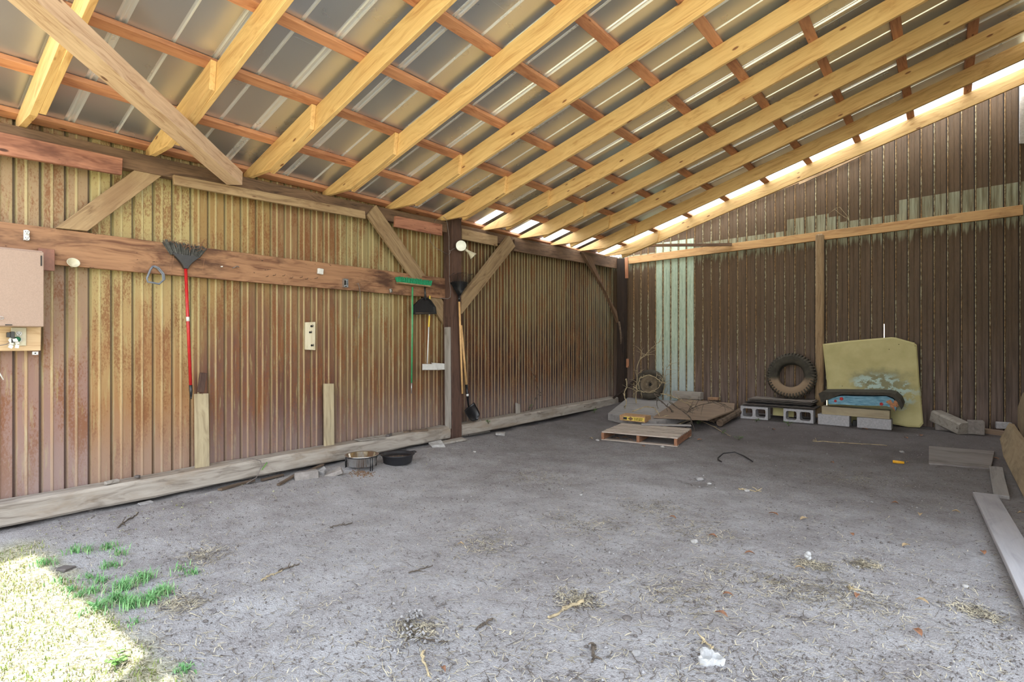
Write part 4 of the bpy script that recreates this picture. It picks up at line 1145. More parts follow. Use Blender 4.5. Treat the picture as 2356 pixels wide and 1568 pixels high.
p = gp(1040, 1019); slab('flat_board', p + Vector((-0.02, 0, 0.02)), (0.09, 0.42, 0.022), 'greyboard', 'short grey board end lying at the foot of the middle post', 'board', (0.02, 0.05, -0.12))
p = gp(1088, 1001); slab('flat_board', p + Vector((-0.04, 0.02, 0.015)), (0.12, 0.62, 0.025), 'greyboard', 'flat grey board on the dirt right of the middle post', 'board', (0.01, -0.05, -0.05))
p = gp(1150, 1000); slab('pale_stone', p + Vector((0, 0, 0.01)), (0.12, 0.12, 0.03), 'whitestone', 'small pale flat stone right of the post on the dirt', 'stone', (0, 0, 0.6), 0.012)
p = gp(336, 1160); slab('flat_chip', p + Vector((0, 0, 0.005)), (0.06, 0.10, 0.014), 'stone', 'flat pale chip below the near sill timber', 'stone', (0, 0.05, 0.2), 0.006)
p = gp(210, 1172); rock('clod', p, (0.09, 0.07, 0.05), 'pebbledark', 'dark clod under the near sill timber at far left', seed=2)
p = gp(150, 1309); slab('flat_chip', p + Vector((0, 0, 0.006)), (0.075, 0.07, 0.012), 'pebbledark', 'thin dark stone flake at the edge of the sunlit grass', 'stone', (0, 0.03, 0.5), 0.008)
a = gp(545, 1125, 0.02); b = gp(560, 1108, 0.03)
for (p0, p1, w, lab) in (((505, 1130), (575, 1105), 0.04, 'rotten bark strip under the sill left of the bowls'), ((640, 1118), (690, 1094), 0.03, 'broken dark stick under the sill left of the pale chunk'), ((700, 1092), (742, 1075), 0.03, 'broken stick end against the sill near the chunks'), ((590, 1102), (640, 1092), 0.03, 'splinter lying in the dirt under the sill')):
    a = gp(*p0, 0.012); b = gp(*p1, 0.02); b.x = max(b.x, -4.92); a.x = max(a.x, -4.92)
    o = beam('bark_strip', a, b, w, 0.018, 'bark', None, cuts=6, wob=0.02); tag(o, lab, 'wood scrap')
# scraps on the sills
for (px, py, sz, mat, lab, rz) in ((262, 1110, (0.035, 0.10, 0.02), 'greyboard', 'small grey wood chip on the near sill', 0.3), (316, 1096, (0.03, 0.04, 0.02), 'pebbledark', 'dark crumb on the sill under the olive panel', 0.9),
        (895, 1000, (0.04, 0.09, 0.03), 'pebbledark', 'small black clod on the sill above the black pan', 0.4), (868, 1010, (0.11, 0.34, 0.010), 'greyboard', 'thin curled bark sheet on the sill behind the bowls', -0.05), (958, 990, (0.03, 0.32, 0.02), 'bark', 'brown stick on the sill near the middle post', -0.25),
        (1115, 968, (0.05, 0.12, 0.015), 'greyboard', 'grey splinter on the far sill right of the shovel', 0.2)):
    p = on_z(px, py, 0.235); p.x = min(p.x, -4.975); p.x = max(p.x, -5.08)
    slab('sill_scrap', Vector((p.x, p.y, 0.232)), sz, mat, lab, 'scrap', (0, 0.06, rz), 0.006)
mb = MB(); pts = [gp(a, b, 0.02) for a, b in ((568, 1117),)] + [on_x(a, b, -4.90) for a, b in ((590, 1098), (602, 1072), (600, 1060), (580, 1054), (555, 1058))]
mb.tube(pts, 0.004, 6); tag(mb.build('loose_cable', 'cord', None, pts[0]), 'thin grey cable looped over the near sill timber', 'cable')
p = on_x(605, 1080, -4.91); mb = MB()
for k in range(5): mb.add([p + Vector((0.005, 0.01 * k - 0.02, 0.012 * k)), p + Vector((0.012, 0.01 * k, 0.012 * k + 0.004)), p + Vector((0.01, 0.01 * k - 0.01, 0.012 * k + 0.02))], [(0, 1, 2)])
tag(mb.build('seedling', 'weed', None, p), 'tiny green and white seedling on the near sill', 'plant')

# ================================================================== back of the shed
# worn sheets on the ground in the far corner
def ground_sheet(name, P, th, mat, label, cat='sheet'):
    mb = MB(); mb.prism([(p[0], p[1]) for p in P], 0, 1, lambda x, y, q: Vector((x, y, 0)), 0)
    mb.v = []; n = len(P)
    z = {i: P[i][2] for i in range(n)}
    mb.v = [(p[0], p[1], p[2] - th) for p in P] + [(p[0], p[1], p[2]) for p in P]
    c = (sum(p[0] for p in P) / n, sum(p[1] for p in P) / n, sum(p[2] for p in P) / n)
    o = mb.build(name, mat, None, c, bevel=0.004)
    return tag(o, label, cat)
ground_sheet('plywood_sheet', [(-4.25, 7.85, 0.15), (-3.30, 7.55, 0.14), (-3.10, 9.0, 0.21), (-3.4, 9.55, 0.24), (-4.70, 9.45, 0.25)], 0.12, 'ply', 'dusty grey plywood sheet on the ground in the far corner')
ground_sheet('brown_sheet', [(-3.42, 7.72, 0.185), (-2.72, 8.05, 0.17), (-2.60, 8.9, 0.235), (-2.75, 9.45, 0.275), (-3.7, 9.5, 0.290)], 0.025, 'plybrown', 'brown dusty board sheet overlapping the grey plywood at the back')
ground_sheet('plywood_sheet', [(-0.14, 7.28, gz(-.14, 7.28) + 0.016), (0.36, 7.40, gz(.36, 7.4) + 0.016), (0.44, 8.35, gz(.44, 8.35) + 0.018), (-0.16, 8.30, gz(-.16, 8.3) + 0.018)], 0.02, 'plybur', 'half buried plywood rectangle on the dirt at right rear')
# rotten log heap end
for k, (a_, b_, r_, lab) in enumerate((((1655, 982), (1702, 938), 0.05, 'mossy rotten log end at the right edge of the brown sheet'), ((1640, 975), (1690, 945), 0.04, 'second rotten log lying against the mossy one'))):
    a = gp(*a_, 0.06); b = gp(b_[0], b_[1] + 22, 0.10)
    mb = MB(); rr = random.Random(k); mb.tube([a.lerp(b, q) + Vector((rr.uniform(-.01, .01), 0, rr.uniform(-.01, .01))) for q in (0, .25, .5, .75, 1)], [r_ * rr.uniform(.8, 1.1) for _ in range(5)], 9, smooth=False)
    tag(mb.build('rotten_log', 'bark', None, a), lab, 'log')
def wheel():
    c = on_y(1496, 884, 9.42); R = rotmat((1, 0, 0), (0, math.sin(0.16), math.cos(0.16)), (0, -math.cos(0.16), math.sin(0.16)))
    # axis points to the viewer side (-y), leaning back
    t = thing('spare_wheel', 'small dusty wheel with rim leaning on the back wall in the corner', 'wheel', c - Vector((0, 0, 0.27)))
    org = t.location; s = 1.0
    mb = MB(); mb.lathe([(0.165, 0.055), (0.19, 0.075), (0.225, 0.08), (0.255, 0.065), (0.268, 0.04), (0.27, 0.0), (0.268, -0.04), (0.25, -0.07), (0.19, -0.075), (0.165, -0.055)], c, R, 56); mb.build('tire', 'tire', t, org)
    mb = MB(); mb.lathe([(0.175, 0.07), (0.182, 0.06), (0.168, 0.045), (0.155, 0.02), (0.12, 0.015), (0.10, 0.03), (0.075, 0.045), (0.06, 0.045), (0.045, 0.04), (0.033, 0.02), (0.033, -0.03)], c, R, 48); o = mb.build('rim', 'rim', t, org)
    mb = MB(); mb.lathe([(0.0, -0.02), (0.036, -0.02)], c, R, 20)
    mb.build('hub_hole', 'slot', o, org)
    mb = MB()
    for k in range(5):
        a = k * 2 * math.pi / 5; p = c + R @ Vector((0.058 * math.cos(a), 0.058 * math.sin(a), 0.046)); mb.lathe([(0.0, 0.0), (0.007, 0.0)], p, R, 10)
    mb.build('lug_holes', 'slot', o, org)
wheel()
def big_tire():
    D = 0.355; c = on_y(1821, 864, 9.47)
    ln = 0.20; R = rotmat((1, 0, 0), (0, math.sin(ln), math.cos(ln)), (0, -math.cos(ln), math.sin(ln)))
    t = thing('tractor_tire', 'lugged black tire standing on the dark sheet stack against the back wall', 'tire', c - Vector((0, 0, D)))
    org = t.location
    prof = [(0.195, 0.03), (0.185, 0.055), (0.21, 0.075), (0.25, 0.088), (0.30, 0.088), (0.325, 0.075), (0.335, 0.04), (0.338, 0), (0.335, -0.04), (0.325, -0.075), (0.30, -0.088), (0.25, -0.088), (0.21, -0.075), (0.185, -0.055), (0.195, -0.03)]
    inner = [(0.195, -0.03), (0.215, -0.04), (0.26, -0.07), (0.31, -0.06), (0.318, 0), (0.31, 0.06), (0.26, 0.07), (0.215, 0.04), (0.195, 0.03)]
    mb = MB(); mb.lathe(prof + inner[1:], c, R, 72); mb.build('carcass', 'tirecarc', t, org)
    mb = MB(); n = 44
    for k in range(n):
        a = 2 * math.pi * k / n
        for sgn in (1, -1):
            a2 = a + (0.5 * 2 * math.pi / n if sgn < 0 else 0); w = 0.045
            ps = []
            for r, z in ((0.292, 0.092), (0.330, 0.082), (0.352, 0.055), (0.358, 0.005)):
                for da, dr in ((-w, 0), (w, 0)):
                    ps.append(c + R @ Vector((r * math.cos(a2 + da * 0.8 + (0.356 - r) * 0.6 * sgn), r * math.sin(a2 + da * 0.8 + (0.356 - r) * 0.6 * sgn), z * sgn)))
            for r, z in ((0.28, 0.07), (0.30, 0.06), (0.325, 0.04), (0.33, 0.0)):
                for da in (-w, w):
                    ps.append(c + R @ Vector((r * math.cos(a2 + da * 0.8 + (0.356 - r) * 0.6 * sgn), r * math.sin(a2 + da * 0.8 + (0.356 - r) * 0.6 * sgn), z * sgn)))
            fs = []
            for q in range(3): fs += [(2*q, 2*q+1, 2*q+3, 2*q+2), (2*q, 2*q+2, 8+2*q+2, 8+2*q), (2*q+1, 8+2*q+1, 8+2*q+3, 2*q+3)]
            fs += [(0, 8, 9, 1), (6, 7, 15, 14)]
            mb.add(ps, fs)
    mb.build('tread', 'tire', t, org)
big_tire()
# cinder blocks
def cinder_block(c, rot, label, mat='blockgrey', L=0.40, Hh=0.195, D=0.19):
    """hollow block on its side, cells facing the viewer (local -y)."""
    mb = MB(); o2 = []
    xo = [(-L/2, -Hh/2), (L/2, -Hh/2), (L/2, Hh/2), (-L/2, Hh/2)]
    def hole(cx, w, h):
        pts = []
        for sx, sz in ((-1, -1), (1, -1), (1, 1), (-1, 1)):
            for k in range(4):
                a = {(-1,-1): math.pi, (1,-1): 1.5*math.pi, (1,1): 0, (-1,1): 0.5*math.pi}[(sx, sz)] + k * math.pi / 6
                r = 0.028
                pts.append((cx + sx * (w/2 - r) + r * math.cos(a), sz * (h/2 - r) + r * math.sin(a)))
        return pts
    bm = bmesh.new()
    loops = [xo, hole(-L * 0.235, L * 0.36, Hh * 0.66), hole(L * 0.235, L * 0.36, Hh * 0.66)]
    edges = []; allv = []
    for lp in loops:
        vs = [bm.verts.new((x, -D/2, z)) for x, z in lp]; allv.append(vs)
        for i in range(len(vs)): edges.append(bm.edges.new((vs[i], vs[(i+1) % len(vs)])))
    bmesh.ops.triangle_fill(bm, use_beauty=True, use_dissolve=True, edges=edges)
    g = bmesh.ops.extrude_face_region(bm, geom=bm.faces[:])
    for e in g['geom']:
        if isinstance(e, bmesh.types.BMVert): e.co.y += D
    bmesh.ops.recalc_face_normals(bm, faces=bm.faces)
    me = bpy.data.meshes.new('cinder_block'); bm.to_mesh(me); bm.free(); me.materials.append(M[mat])
    o = bpy.data.objects.new('cinder_block', me); COL.objects.link(o); o.location = c; o.rotation_euler = rot
    return tag(o, label, 'concrete block', 'concrete blocks along the back wall')
zb = 0.095
for a, lab in ((1741, 'hollow concrete block under the left end of the dark sheets'), (1838, 'hollow concrete block under the right end of the dark sheets')):
    p = on_z(a, 962 if a < 1800 else 972, 0.085); cinder_block(Vector((p.x, 9.14 + 0.0, gz(p.x, 9.1) + 0.10)), (0, 0, 0.03), lab)
SZ = gz(-2, 9.1) + 0.20
rr = random.Random(21)
for k in range(9):
    z = SZ + 0.0065 + k * 0.0135
    x0 = -2.52 + rr.uniform(-.03, .04) + k * 0.012; x1 = -1.52 + rr.uniform(-.03, .03) - k * 0.004
    y0 = 9.02 + rr.uniform(-.02, .03) + k * 0.012; y1 = 9.52 + rr.uniform(-.03, .03)
    mb = MB(); n = 20; th = 0.0045
    for side in (0, 1):
        for j in range(2):
            for i in range(n + 1):
                q = i / n; x = x0 + (x1 - x0) * q; y = (y0, y1)[j]
                mb.v.append((x, y, z + 0.004 * math.sin(q * 40 + k) * (0.6) + mnoise.noise(Vector((q * 4, k, j))) * 0.004 + side * th))
    N = n + 1
    for i in range(n):
        mb.face((i, i+1, N+i+1, N+i)); mb.face((2*N+i, 3*N+i, 3*N+i+1, 2*N+i+1))
        mb.face((i, 2*N+i, 2*N+i+1, i+1)); mb.face((N+i, N+i+1, 3*N+i+1, 3*N+i))
    mb.face((0, N, 3*N, 2*N)); mb.face((n, 2*N+n, 3*N+n, N+n))
    o = mb.build('roofing_sheet', 'roofsheet', None, (x0, y0, z))
    lab = 'dark roofing sheet, topmost in the stack under the tire' if k == 8 else 'dark roofing sheet, bottom one resting on the concrete blocks' if k == 0 else f'dark roofing sheet, {ORD[8 - k]} from the top of the stack under the tire'
    tag(o, lab, 'roofing sheet', 'stack of dark roofing sheets')
p = gp(1790, 962); slab('yellow_board', Vector((-1.98, 9.30, gz(-2, 9.3) + 0.10)), (0.30, 0.02, 0.13), 'hood', 'yellow-green scrap panel seen between the two hollow blocks', 'panel', (0.1, 0, 0))
slab('red_brick', Vector((-1.43, 9.25, gz(-1.43, 9.2) + 0.03)), (0.14, 0.09, 0.05), 'brick', 'half buried red brick at the foot of the back pole', 'brick', (0, 0, 0.2))
slab('old_brick', Vector((-3.15, 9.60, 0.315)), (0.17, 0.09, 0.05), 'brick', 'old tan brick on the brown sheet by the back wall', 'brick', (0, 0, 0.05))
slab('timber_block', Vector((-3.58, 9.53, 0.357)), (0.52, 0.14, 0.125), 'greyboard', 'weathered grey timber block in front of the mint sheet', 'timber', (0, 0, -0.05), 0.003)
# yellow-green fibreglass panel
def hood_panel():
    Y = 9.52
    px = [(1908, 972), (1903, 880), (1897, 835), (1891, 791), (1955, 783), (2050, 775), (2060, 776), (2103, 788), (2109, 793), (2112, 830), (2116, 880), (2124, 962), (2125, 972), (2117, 981), (2090, 980), (2048, 972)]
    base = on_y(2015, 975, Y - 0.1)
    t = thing('fibreglass_panel', 'large worn yellow-green fibreglass panel leaning on the back wall', 'panel', base)
    P = []
    for a, b in px:
        q = on_y(a, b, Y); q.y = Y - 0.09 + 0.16 * (q.z - 0.1) / 1.25; P.append(q)
    mb = MB(); n = len(P); off = Vector((0, 0.022, 0))
    c = sum(P, Vector()) / n
    mb.v = [tuple(p) for p in P] + [tuple(c.lerp(p, 0.965) + Vector((0, -0.012, 0))) for p in P] + [tuple(p + off) for p in P]
    for i in range(n):
        j = (i + 1) % n; mb.face((i, j, n + j, n + i)); mb.face((j, i, 2*n + i, 2*n + j))
    mb.face([n + i for i in range(n)]); mb.face([2*n + i for i in range(n)][::-1])
    bm_ = mb.build('shell', 'hood', t, base)
hood_panel()
# two solid blocks, a plank, blue fabric and the black mat
def q3(c, size, name, mat, lab, cat, rot=(0, 0, 0), group=None): return slab(name, c, size, mat, lab, cat, rot, 0.004, group)
g0 = gz(-1.2, 9.2)
q3((-1.27, 9.18, g0 + 0.075), (0.40, 0.19, 0.15), 'concrete_block', 'blockgrey', 'pale solid concrete block under the left of the plank seat', 'concrete block')
q3((-0.78, 9.18, g0 + 0.072), (0.40, 0.19, 0.145), 'concrete_block', 'blockgrey', 'pale solid concrete block under the right of the plank seat', 'concrete block')
q3((-1.02, 9.24, g0 + 0.04), (0.05, 0.1, 0.08), 'dark_scrap', 'slot', 'dark scrap in the gap between the solid blocks', 'scrap')
o = beam('seat_plank', (-1.42, 9.18, g0 + 0.21), (-0.60, 9.18, g0 + 0.205), 0.18, 0.115, 'weathpine', None, cuts=5, wob=0.002)
tag(o, 'thick weathered plank resting on the two solid concrete blocks', 'plank')
def drape(name, px_top, px_bot, Y0, D, th, mats, label, cat, parts=None):
    """layer with sagging ends: follows pixel outlines of its front edge; depth D toward the wall."""
    T = [on_y(a, b, Y0) for a, b in px_top]; B = [on_y(a, b, Y0) for a, b in px_bot]
    mb = MB(); n = len(T)
    for i in range(n):
        w = 0.012 * mnoise.noise(Vector((i * 0.7, Y0, 0)))
        mb.v += [tuple(B[i] + Vector((0, w, 0))), tuple(T[i] + Vector((0, w, 0))), tuple(T[i] + Vector((0, D, 0.012))), tuple(B[i] + Vector((0, D, 0.0)))]
    for i in range(n - 1):
        for k in range(4):
            k2 = (k + 1) % 4; mb.face((i*4+k, i*4+k2, i*4+4+k2, i*4+4+k))
    mb.face((0, 1, 2, 3)); e = (n - 1) * 4; mb.face((e+3, e+2, e+1, e))
    base = B[n // 2]
    o = mb.build(name, mats, None, base, bevel=0.0); return tag(o, label, cat)
drape('blue_fabric', [(1905, 917), (1935, 910), (1970, 911), (2010, 912), (2040, 911), (2056, 918), (2064, 930)], [(1906, 929), (1935, 930), (1970, 932), (2010, 933), (2038, 933), (2050, 937), (2060, 946)], 9.06, 0.30, 0.03, 'blue', 'faded blue printed fabric folded between black mat and plank', 'fabric')
mb = MB(); c = on_y(2050, 935, 9.04); rr = random.Random(4)
for k in range(7):
    a = on_y(2040 + k * 3, 925 + rr.uniform(-6, 8), 9.03); b = on_y(2052 + k * 2.5, 940 + rr.uniform(-8, 8), 9.05)
    mb.tube([a, (a + b) / 2 + Vector((0, -0.01, 0.01)), b], [0.02, 0.016, 0.005], 6, smooth=False)
tag(mb.build('torn_padding', 'foamtan', None, c), 'torn tan padding sticking out at the right end of the mat', 'padding')
for (a, b, r_, lab) in ((1936, 917, 0.024, 'left'), (1922, 922, 0.018, 'farthest left'), (2028, 929, 0.022, 'right')):
    c = on_y(a, b, 9.05); mb = MB()
    for k in range(5):
        an = k * 1.2566; mb.lathe([(0, 0.0), (r_ * 0.55, 0.0), (r_ * 0.5, 0.004), (0, 0.006)], c + Vector((math.cos(an) * r_ * 0.5, 0, math.sin(an) * r_ * 0.5)), rotmat((1, 0, 0), (0, 0, 1), (0, -1, 0)), 10)
    tag(mb.build('print_flower', 'redflower', None, c), f'red printed flower, {lab} one on the blue fabric', 'flower print')
drape('black_mat', [(1883, 905), (1892, 901), (1940, 901), (1990, 902), (2045, 903), (2060, 907), (2072, 918), (2078, 932)], [(1890, 926), (1900, 921), (1935, 907), (1990, 908), (2040, 909), (2055, 914), (2066, 926), (2074, 942)], 9.02, 0.42, 0.05, 'canvas', 'black padded mat draped over the blue fabric on the plank', 'mat')
# concrete pieces at right rear
def post_piece():
    a = on_y(2172, 962, 9.42); b = on_y(2208, 984, 9.22)
    a = Vector((0.02, 9.52, 0.29)); b = Vector((0.24, 9.1, 0.20))
    a = on_y(2158, 958, 9.55); b = on_y(2215, 985, 9.25)
    d = (b - a).normalized()
    mb = MB(); y = Vector((0, 0, 1)).cross(d).normalized(); z = d.cross(y); n = 8
    ring = [(-0.5, -0.36), (-0.36, -0.5), (0.36, -0.5), (0.5, -0.36), (0.5, 0.36), (0.36, 0.5), (-0.36, 0.5), (-0.5, 0.36)]
    a = a - d * 0.03; L = (b - a).length + 0.03
    for i in range(n + 1):
        for k, (u, v) in enumerate(ring):
            q = 0.17 * (1 + 0.06 * mnoise.noise(Vector((i, k * 1.3, 0))))
            mb.v.append(tuple(a + d * (L * i / n) + y * u * q + z * v * q))
    for i in range(n):
        for k in range(8): mb.face((i*8+k, i*8+(k+1) % 8, i*8+8+(k+1) % 8, i*8+8+k))
    mb.face(range(8)); mb.face([n*8 + k for k in range(8)][::-1])
    tag(mb.build('timber_stub', 'greyboard', None, b), 'fat grey post stub lying slanted on a stone by the back wall', 'timber')
post_piece()
p = on_z(2168, 982, 0.12); slab('base_stone', Vector((0.0, 9.52, 0.14)), (0.25, 0.14, 0.10), 'blockdark', 'low stone under the left end of the slanted post stub', 'stone', (0, 0, 0.1), 0.01)
p = on_y(2245, 982, 9.30); slab('square_stone', p, (0.165, 0.14, 0.17), 'blockdark', 'square grey stone right of the slanted post stub', 'stone', (0, 0, 0.1), 0.006)
p = on_y(2308, 978, 9.55); slab('small_block', p, (0.15, 0.10, 0.08), 'blockgrey', 'small pale block at the right end of the back wall', 'block', (0, 0, 0.1), 0.006)
o = beam('floor_plank', on_y(2258, 990, 9.45), on_y(2320, 998, 9.40), 0.12, 0.06, 'plybrown', None, cuts=3, wob=0.01); tag(o, 'brown plank lying along the foot of the back wall at right', 'plank')
# right side boards
mb = MB()
Ys = [9.15, 8.9, 8.0, 7.0, 6.0, 5.0, 4.2]
for i, y in enumerate(Ys):
    w = 0.01 * mnoise.noise(Vector((y, 1, 2))); zt = 0.25 + (0.06 if i > 0 else 0.0) + 0.012 * math.sin(y * 3)
    mb.v += [(0.505 + w, y, 0.02), (0.60 + w, y, zt), (0.645 + w, y, zt - 0.01), (0.555 + w, y, 0.0)]
for i in range(len(Ys) - 1):
    for k in range(4): mb.face((i*4+k, i*4+(k+1) % 4, i*4+4+(k+1) % 4, i*4+4+k))
mb.face((0, 1, 2, 3)); e = (len(Ys) - 1) * 4; mb.face((e+3, e+2, e+1, e))
mw = Matrix.Rotation(math.pi / 2, 4, 'Z'); mw.translation = Vector((0.57, 4.2, 0)); inv = mw.inverted(); mb.v = [tuple(inv @ Vector(v)) for v in mb.v]
tag(mb.build('edging_board', 'tanboard', mat=mw), 'long tan board leaning along the right wall at floor level', 'board')
pl = [on_x(a, b, 0.74) for a, b in ((2333, 962), (2352, 905), (2380, 880), (2480, 1010), (2400, 1060), (2356, 1012))]
mb = MB(); n = len(pl); mb.v = [tuple(p) for p in pl] + [tuple(p + Vector((0.02, 0, 0))) for p in pl]
mb.face(range(n)); mb.face([n + i for i in range(n)][::-1])
for i in range(n): mb.face((i, (i+1) % n, n + (i+1) % n, n + i))
tag(mb.build('leaning_sheet', 'tanboard', None, pl[0]), 'tan sheet leaning on the right wall behind the low board', 'sheet')
a = Vector((0.255, 5.97, 0.035)); b = Vector((0.385, 3.35, 0.035))
o = beam('loose_plank', a, b, 0.155, 0.032, 'planegrey', None, cuts=12, wob=0.003); tag(o, 'long grey plank lying on the dirt at the right edge', 'plank')
a = Vector((0.395, 7.3, 0.04)); b = Vector((0.36, 6.05, 0.022))
o = beam('buried_plank', a, b, 0.10, 0.03, 'ply', None, cuts=6, wob=0.006); tag(o, 'dark half buried plank end beyond the long grey one', 'plank')

# pallet
def pallet():
    c = Vector((-3.13, 6.87, gz(-3.1, 6.9))); rz = math.radians(9)
    t = thing('wood_pallet', 'weathered wooden pallet lying on the dirt below the branches', 'pallet', c)
    Rz = Matrix.Rotation(rz, 3, 'Z'); W, D, Hh = 0.98, 0.86, 0.12
    mw0 = Rz.to_4x4(); mw0.translation = c
    def pc(name, x, y, z, sx, sy, sz, mat, along='x', lab=None):
        mb = MB(); mb.box((0, 0, 0), (sx, sy, sz) if along == 'x' else (sy, sx, sz))
        loc = Matrix.Translation((x, y, z)) @ (Matrix.Identity(4) if along == 'x' else Matrix.Rotation(math.pi / 2, 4, 'Z'))
        return mb.build(name, mat, t, mat=mw0 @ loc, bevel=0.002)
    rr = random.Random(6)
    for x in (-W/2 + 0.02, 0, W/2 - 0.02):
        mb = MB(); mb.box((0, 0, 0), (D, 0.038, 0.085)); mb.build('stringer', 'palletside', t, mat=mw0 @ Matrix.Translation((x, 0, 0.058)) @ Matrix.Rotation(math.pi / 2, 4, 'Z'), bevel=0.002)
    n = 9
    for k in range(n):
        y = -D/2 + 0.045 + (D - 0.09) * k / (n - 1)
        pc('deck_board', rr.uniform(-.006, .006), y, 0.108 + rr.uniform(-.001, .001), W, 0.070, 0.015, 'pallet')
    for y in (-D/2 + 0.05, D/2 - 0.05): pc('bottom_board', 0, y, 0.009, W, 0.085, 0.014, 'pallet')
    return c, Rz
pc_, Rz_ = pallet()
# carton on the pallet
def carton():
    b = on_z(1453, 969, pc_.z + 0.117); d = Vector((math.cos(0.0), math.sin(0.0), 0))
    Rz = Matrix.Rotation(math.radians(4), 3, 'Z'); mw = Rz.to_4x4(); L, D, Hh = 0.40, 0.24, 0.085
    c = Vector((-3.42, 7.10, pc_.z + 0.117)); c = b + Vector((0, D / 2, 0)); mw.translation = c
    t = thing('carton', 'narrow dusty carton with yellow printed label on the pallet', 'box', c)
    mb = MB(); mb.box((0, 0, Hh / 2), (L, D, Hh), None, 0, 0.004); mb.build('box', 'cartonbox', t, mat=mw, bevel=0.003)
    mb = MB(); mb.box((0.03, -D/2 - 0.004, Hh * 0.48), (L * 0.80, 0.004, Hh * 0.62)); lb = mb.build('label', 'label', t, mat=mw)
    mb = MB(); mb.box((-0.105, -D/2 - 0.008, Hh * 0.48), (0.055, 0.003, 0.036)); mb.build('square_mark', 'blackplastic', lb, mat=mw)
    mb = MB(); y = -D/2 - 0.008; cx = -0.02; h = 0.026; w = 0.045
    mb.add([(cx - w, y, Hh*.48), (cx, y, Hh*.48 - h), (cx + w, y, Hh*.48), (cx, y, Hh*.48 + h)] + [(cx - w, y + 0.003, Hh*.48), (cx, y + 0.003, Hh*.48 - h), (cx + w, y + 0.003, Hh*.48), (cx, y + 0.003, Hh*.48 + h)], [(0,1,2,3),(7,6,5,4),(0,4,5,1),(1,5,6,2),(2,6,7,3),(3,7,4,0)])
    mb.build('diamond_mark', 'diamond', lb, mat=mw)
    mb = MB(); rr = random.Random(8)
    for row, z in ((0, Hh*.60), (1, Hh*.36)):
        x = 0.035
        while x < 0.165:
            w = rr.choice((0.006, 0.008, 0.010)); mb.box((x + w/2, y, z), (w, 0.003, 0.009 if row == 0 else 0.012)); x += w + rr.choice((0.002, 0.002, 0.007))
    mb.build('print', 'ink', lb, mat=mw)
carton()
a = on_z(1478, 982, pc_.z + 0.13); o = beam('pallet_scrap', on_z(1475, 975, pc_.z + 0.127), on_z(1590, 978, pc_.z + 0.13), 0.10, 0.015, 'ply', None, cuts=6, wob=0.008); tag(o, 'flat grey board scrap lying on top of the pallet', 'board')

# ================================================================== branches and plants
def branch(name, pts, r0, r1, mat, label, group=None, subs=10, seed=0, sl=0.25, cat='branch'):
    rr = random.Random(seed); pts = [Vector(p) for p in pts]
    # smooth path
    P = []
    for i in range(len(pts) - 1):
        p0 = pts[max(i-1, 0)]; p1 = pts[i]; p2 = pts[i+1]; p3 = pts[min(i+2, len(pts)-1)]
        for k in range(4):
            q = k / 4; P.append(0.5 * ((2*p1) + (p2-p0)*q + (2*p0-5*p1+4*p2-p3)*q*q + (-p0+3*p1-3*p2+p3)*q**3))
    P.append(pts[-1])
    mb = MB(); n = len(P)
    P = [p + Vector((rr.uniform(-1, 1), rr.uniform(-1, 1), rr.uniform(-1, 1))) * r0 * 0.8 for p in P]
    mb.tube(P, [r0 + (r1 - r0) * i / (n - 1) for i in range(n)], 6)
    for s_ in range(subs):
        i = rr.randrange(1, n - 1); d = (P[min(i+1, n-1)] - P[i]).normalized()
        v = (d * 0.6 + Vector((rr.uniform(-1, 1), rr.uniform(-0.6, 0.6), rr.uniform(-0.5, 1.0)))).normalized()
        l = sl * rr.uniform(0.25, 1.0); q = [P[i]]
        for k in range(3): v = (v + Vector((rr.uniform(-.4, .4), rr.uniform(-.3, .3), rr.uniform(-.45, .3)))).normalized(); q.append(q[-1] + v * l / 3)
        mb.tube(q, [r1 * 1.1 + (r0 - r1) * 0.3, r1, r1 * 0.8, r1 * 0.5], 5)
    o = mb.build(name, mat, None, P[0]); return tag(o, label, cat, group)
Yb = 8.6
def BP(l, Y=Yb): return [on_y(a, b, Y if len(q_ := (a, b)) == 2 else Y) for a, b in l]
G = 'dry branches tangled around the wheel and pallet'
branch('dry_branch', BP([(1463, 945), (1464, 900), (1466, 860), (1468, 835), (1485, 815), (1500, 800), (1512, 790), (1525, 780)], 8.9), 0.010, 0.004, 'twig', 'tall pale branch arching up left of the small wheel', G, 22, 1, 0.28)
branch('dry_branch', BP([(1440, 870), (1442, 885), (1437, 905), (1440, 925), (1438, 940)], 8.3), 0.011, 0.007, 'twig', 'short upright pale branch stub left of the wheel', G, 3, 2, 0.08)
branch('dry_branch', BP([(1475, 868), (1490, 863), (1505, 867), (1520, 878), (1533, 882)], 8.8), 0.011, 0.005, 'twig', 'pale curved branch crossing the upper part of the wheel', G, 5, 3, 0.15)
branch('dry_branch', BP([(1458, 888), (1470, 898), (1490, 902), (1510, 895), (1522, 880), (1526, 868)], 8.8), 0.010, 0.004, 'twig', 'pale branch sweeping round the bottom of the wheel', G, 7, 4, 0.2)
branch('dry_branch', BP([(1475, 866), (1469, 880), (1472, 895)], 8.85), 0.009, 0.006, 'twig', 'short forked branch at the left side of the wheel rim', G, 2, 5, 0.1)
branch('dry_branch', BP([(1505, 905), (1515, 918), (1530, 930), (1545, 945), (1540, 960), (1532, 965)], 8.2), 0.010, 0.006, 'darktwig', 'dark branch bending down in front of the plywood', G, 8, 6, 0.22)
branch('dry_branch', BP([(1455, 946), (1475, 938), (1500, 936), (1512, 945), (1518, 960), (1525, 975)], 7.8), 0.009, 0.005, 'twig', 'low looping branch above the carton on the pallet', G, 6, 7, 0.15)
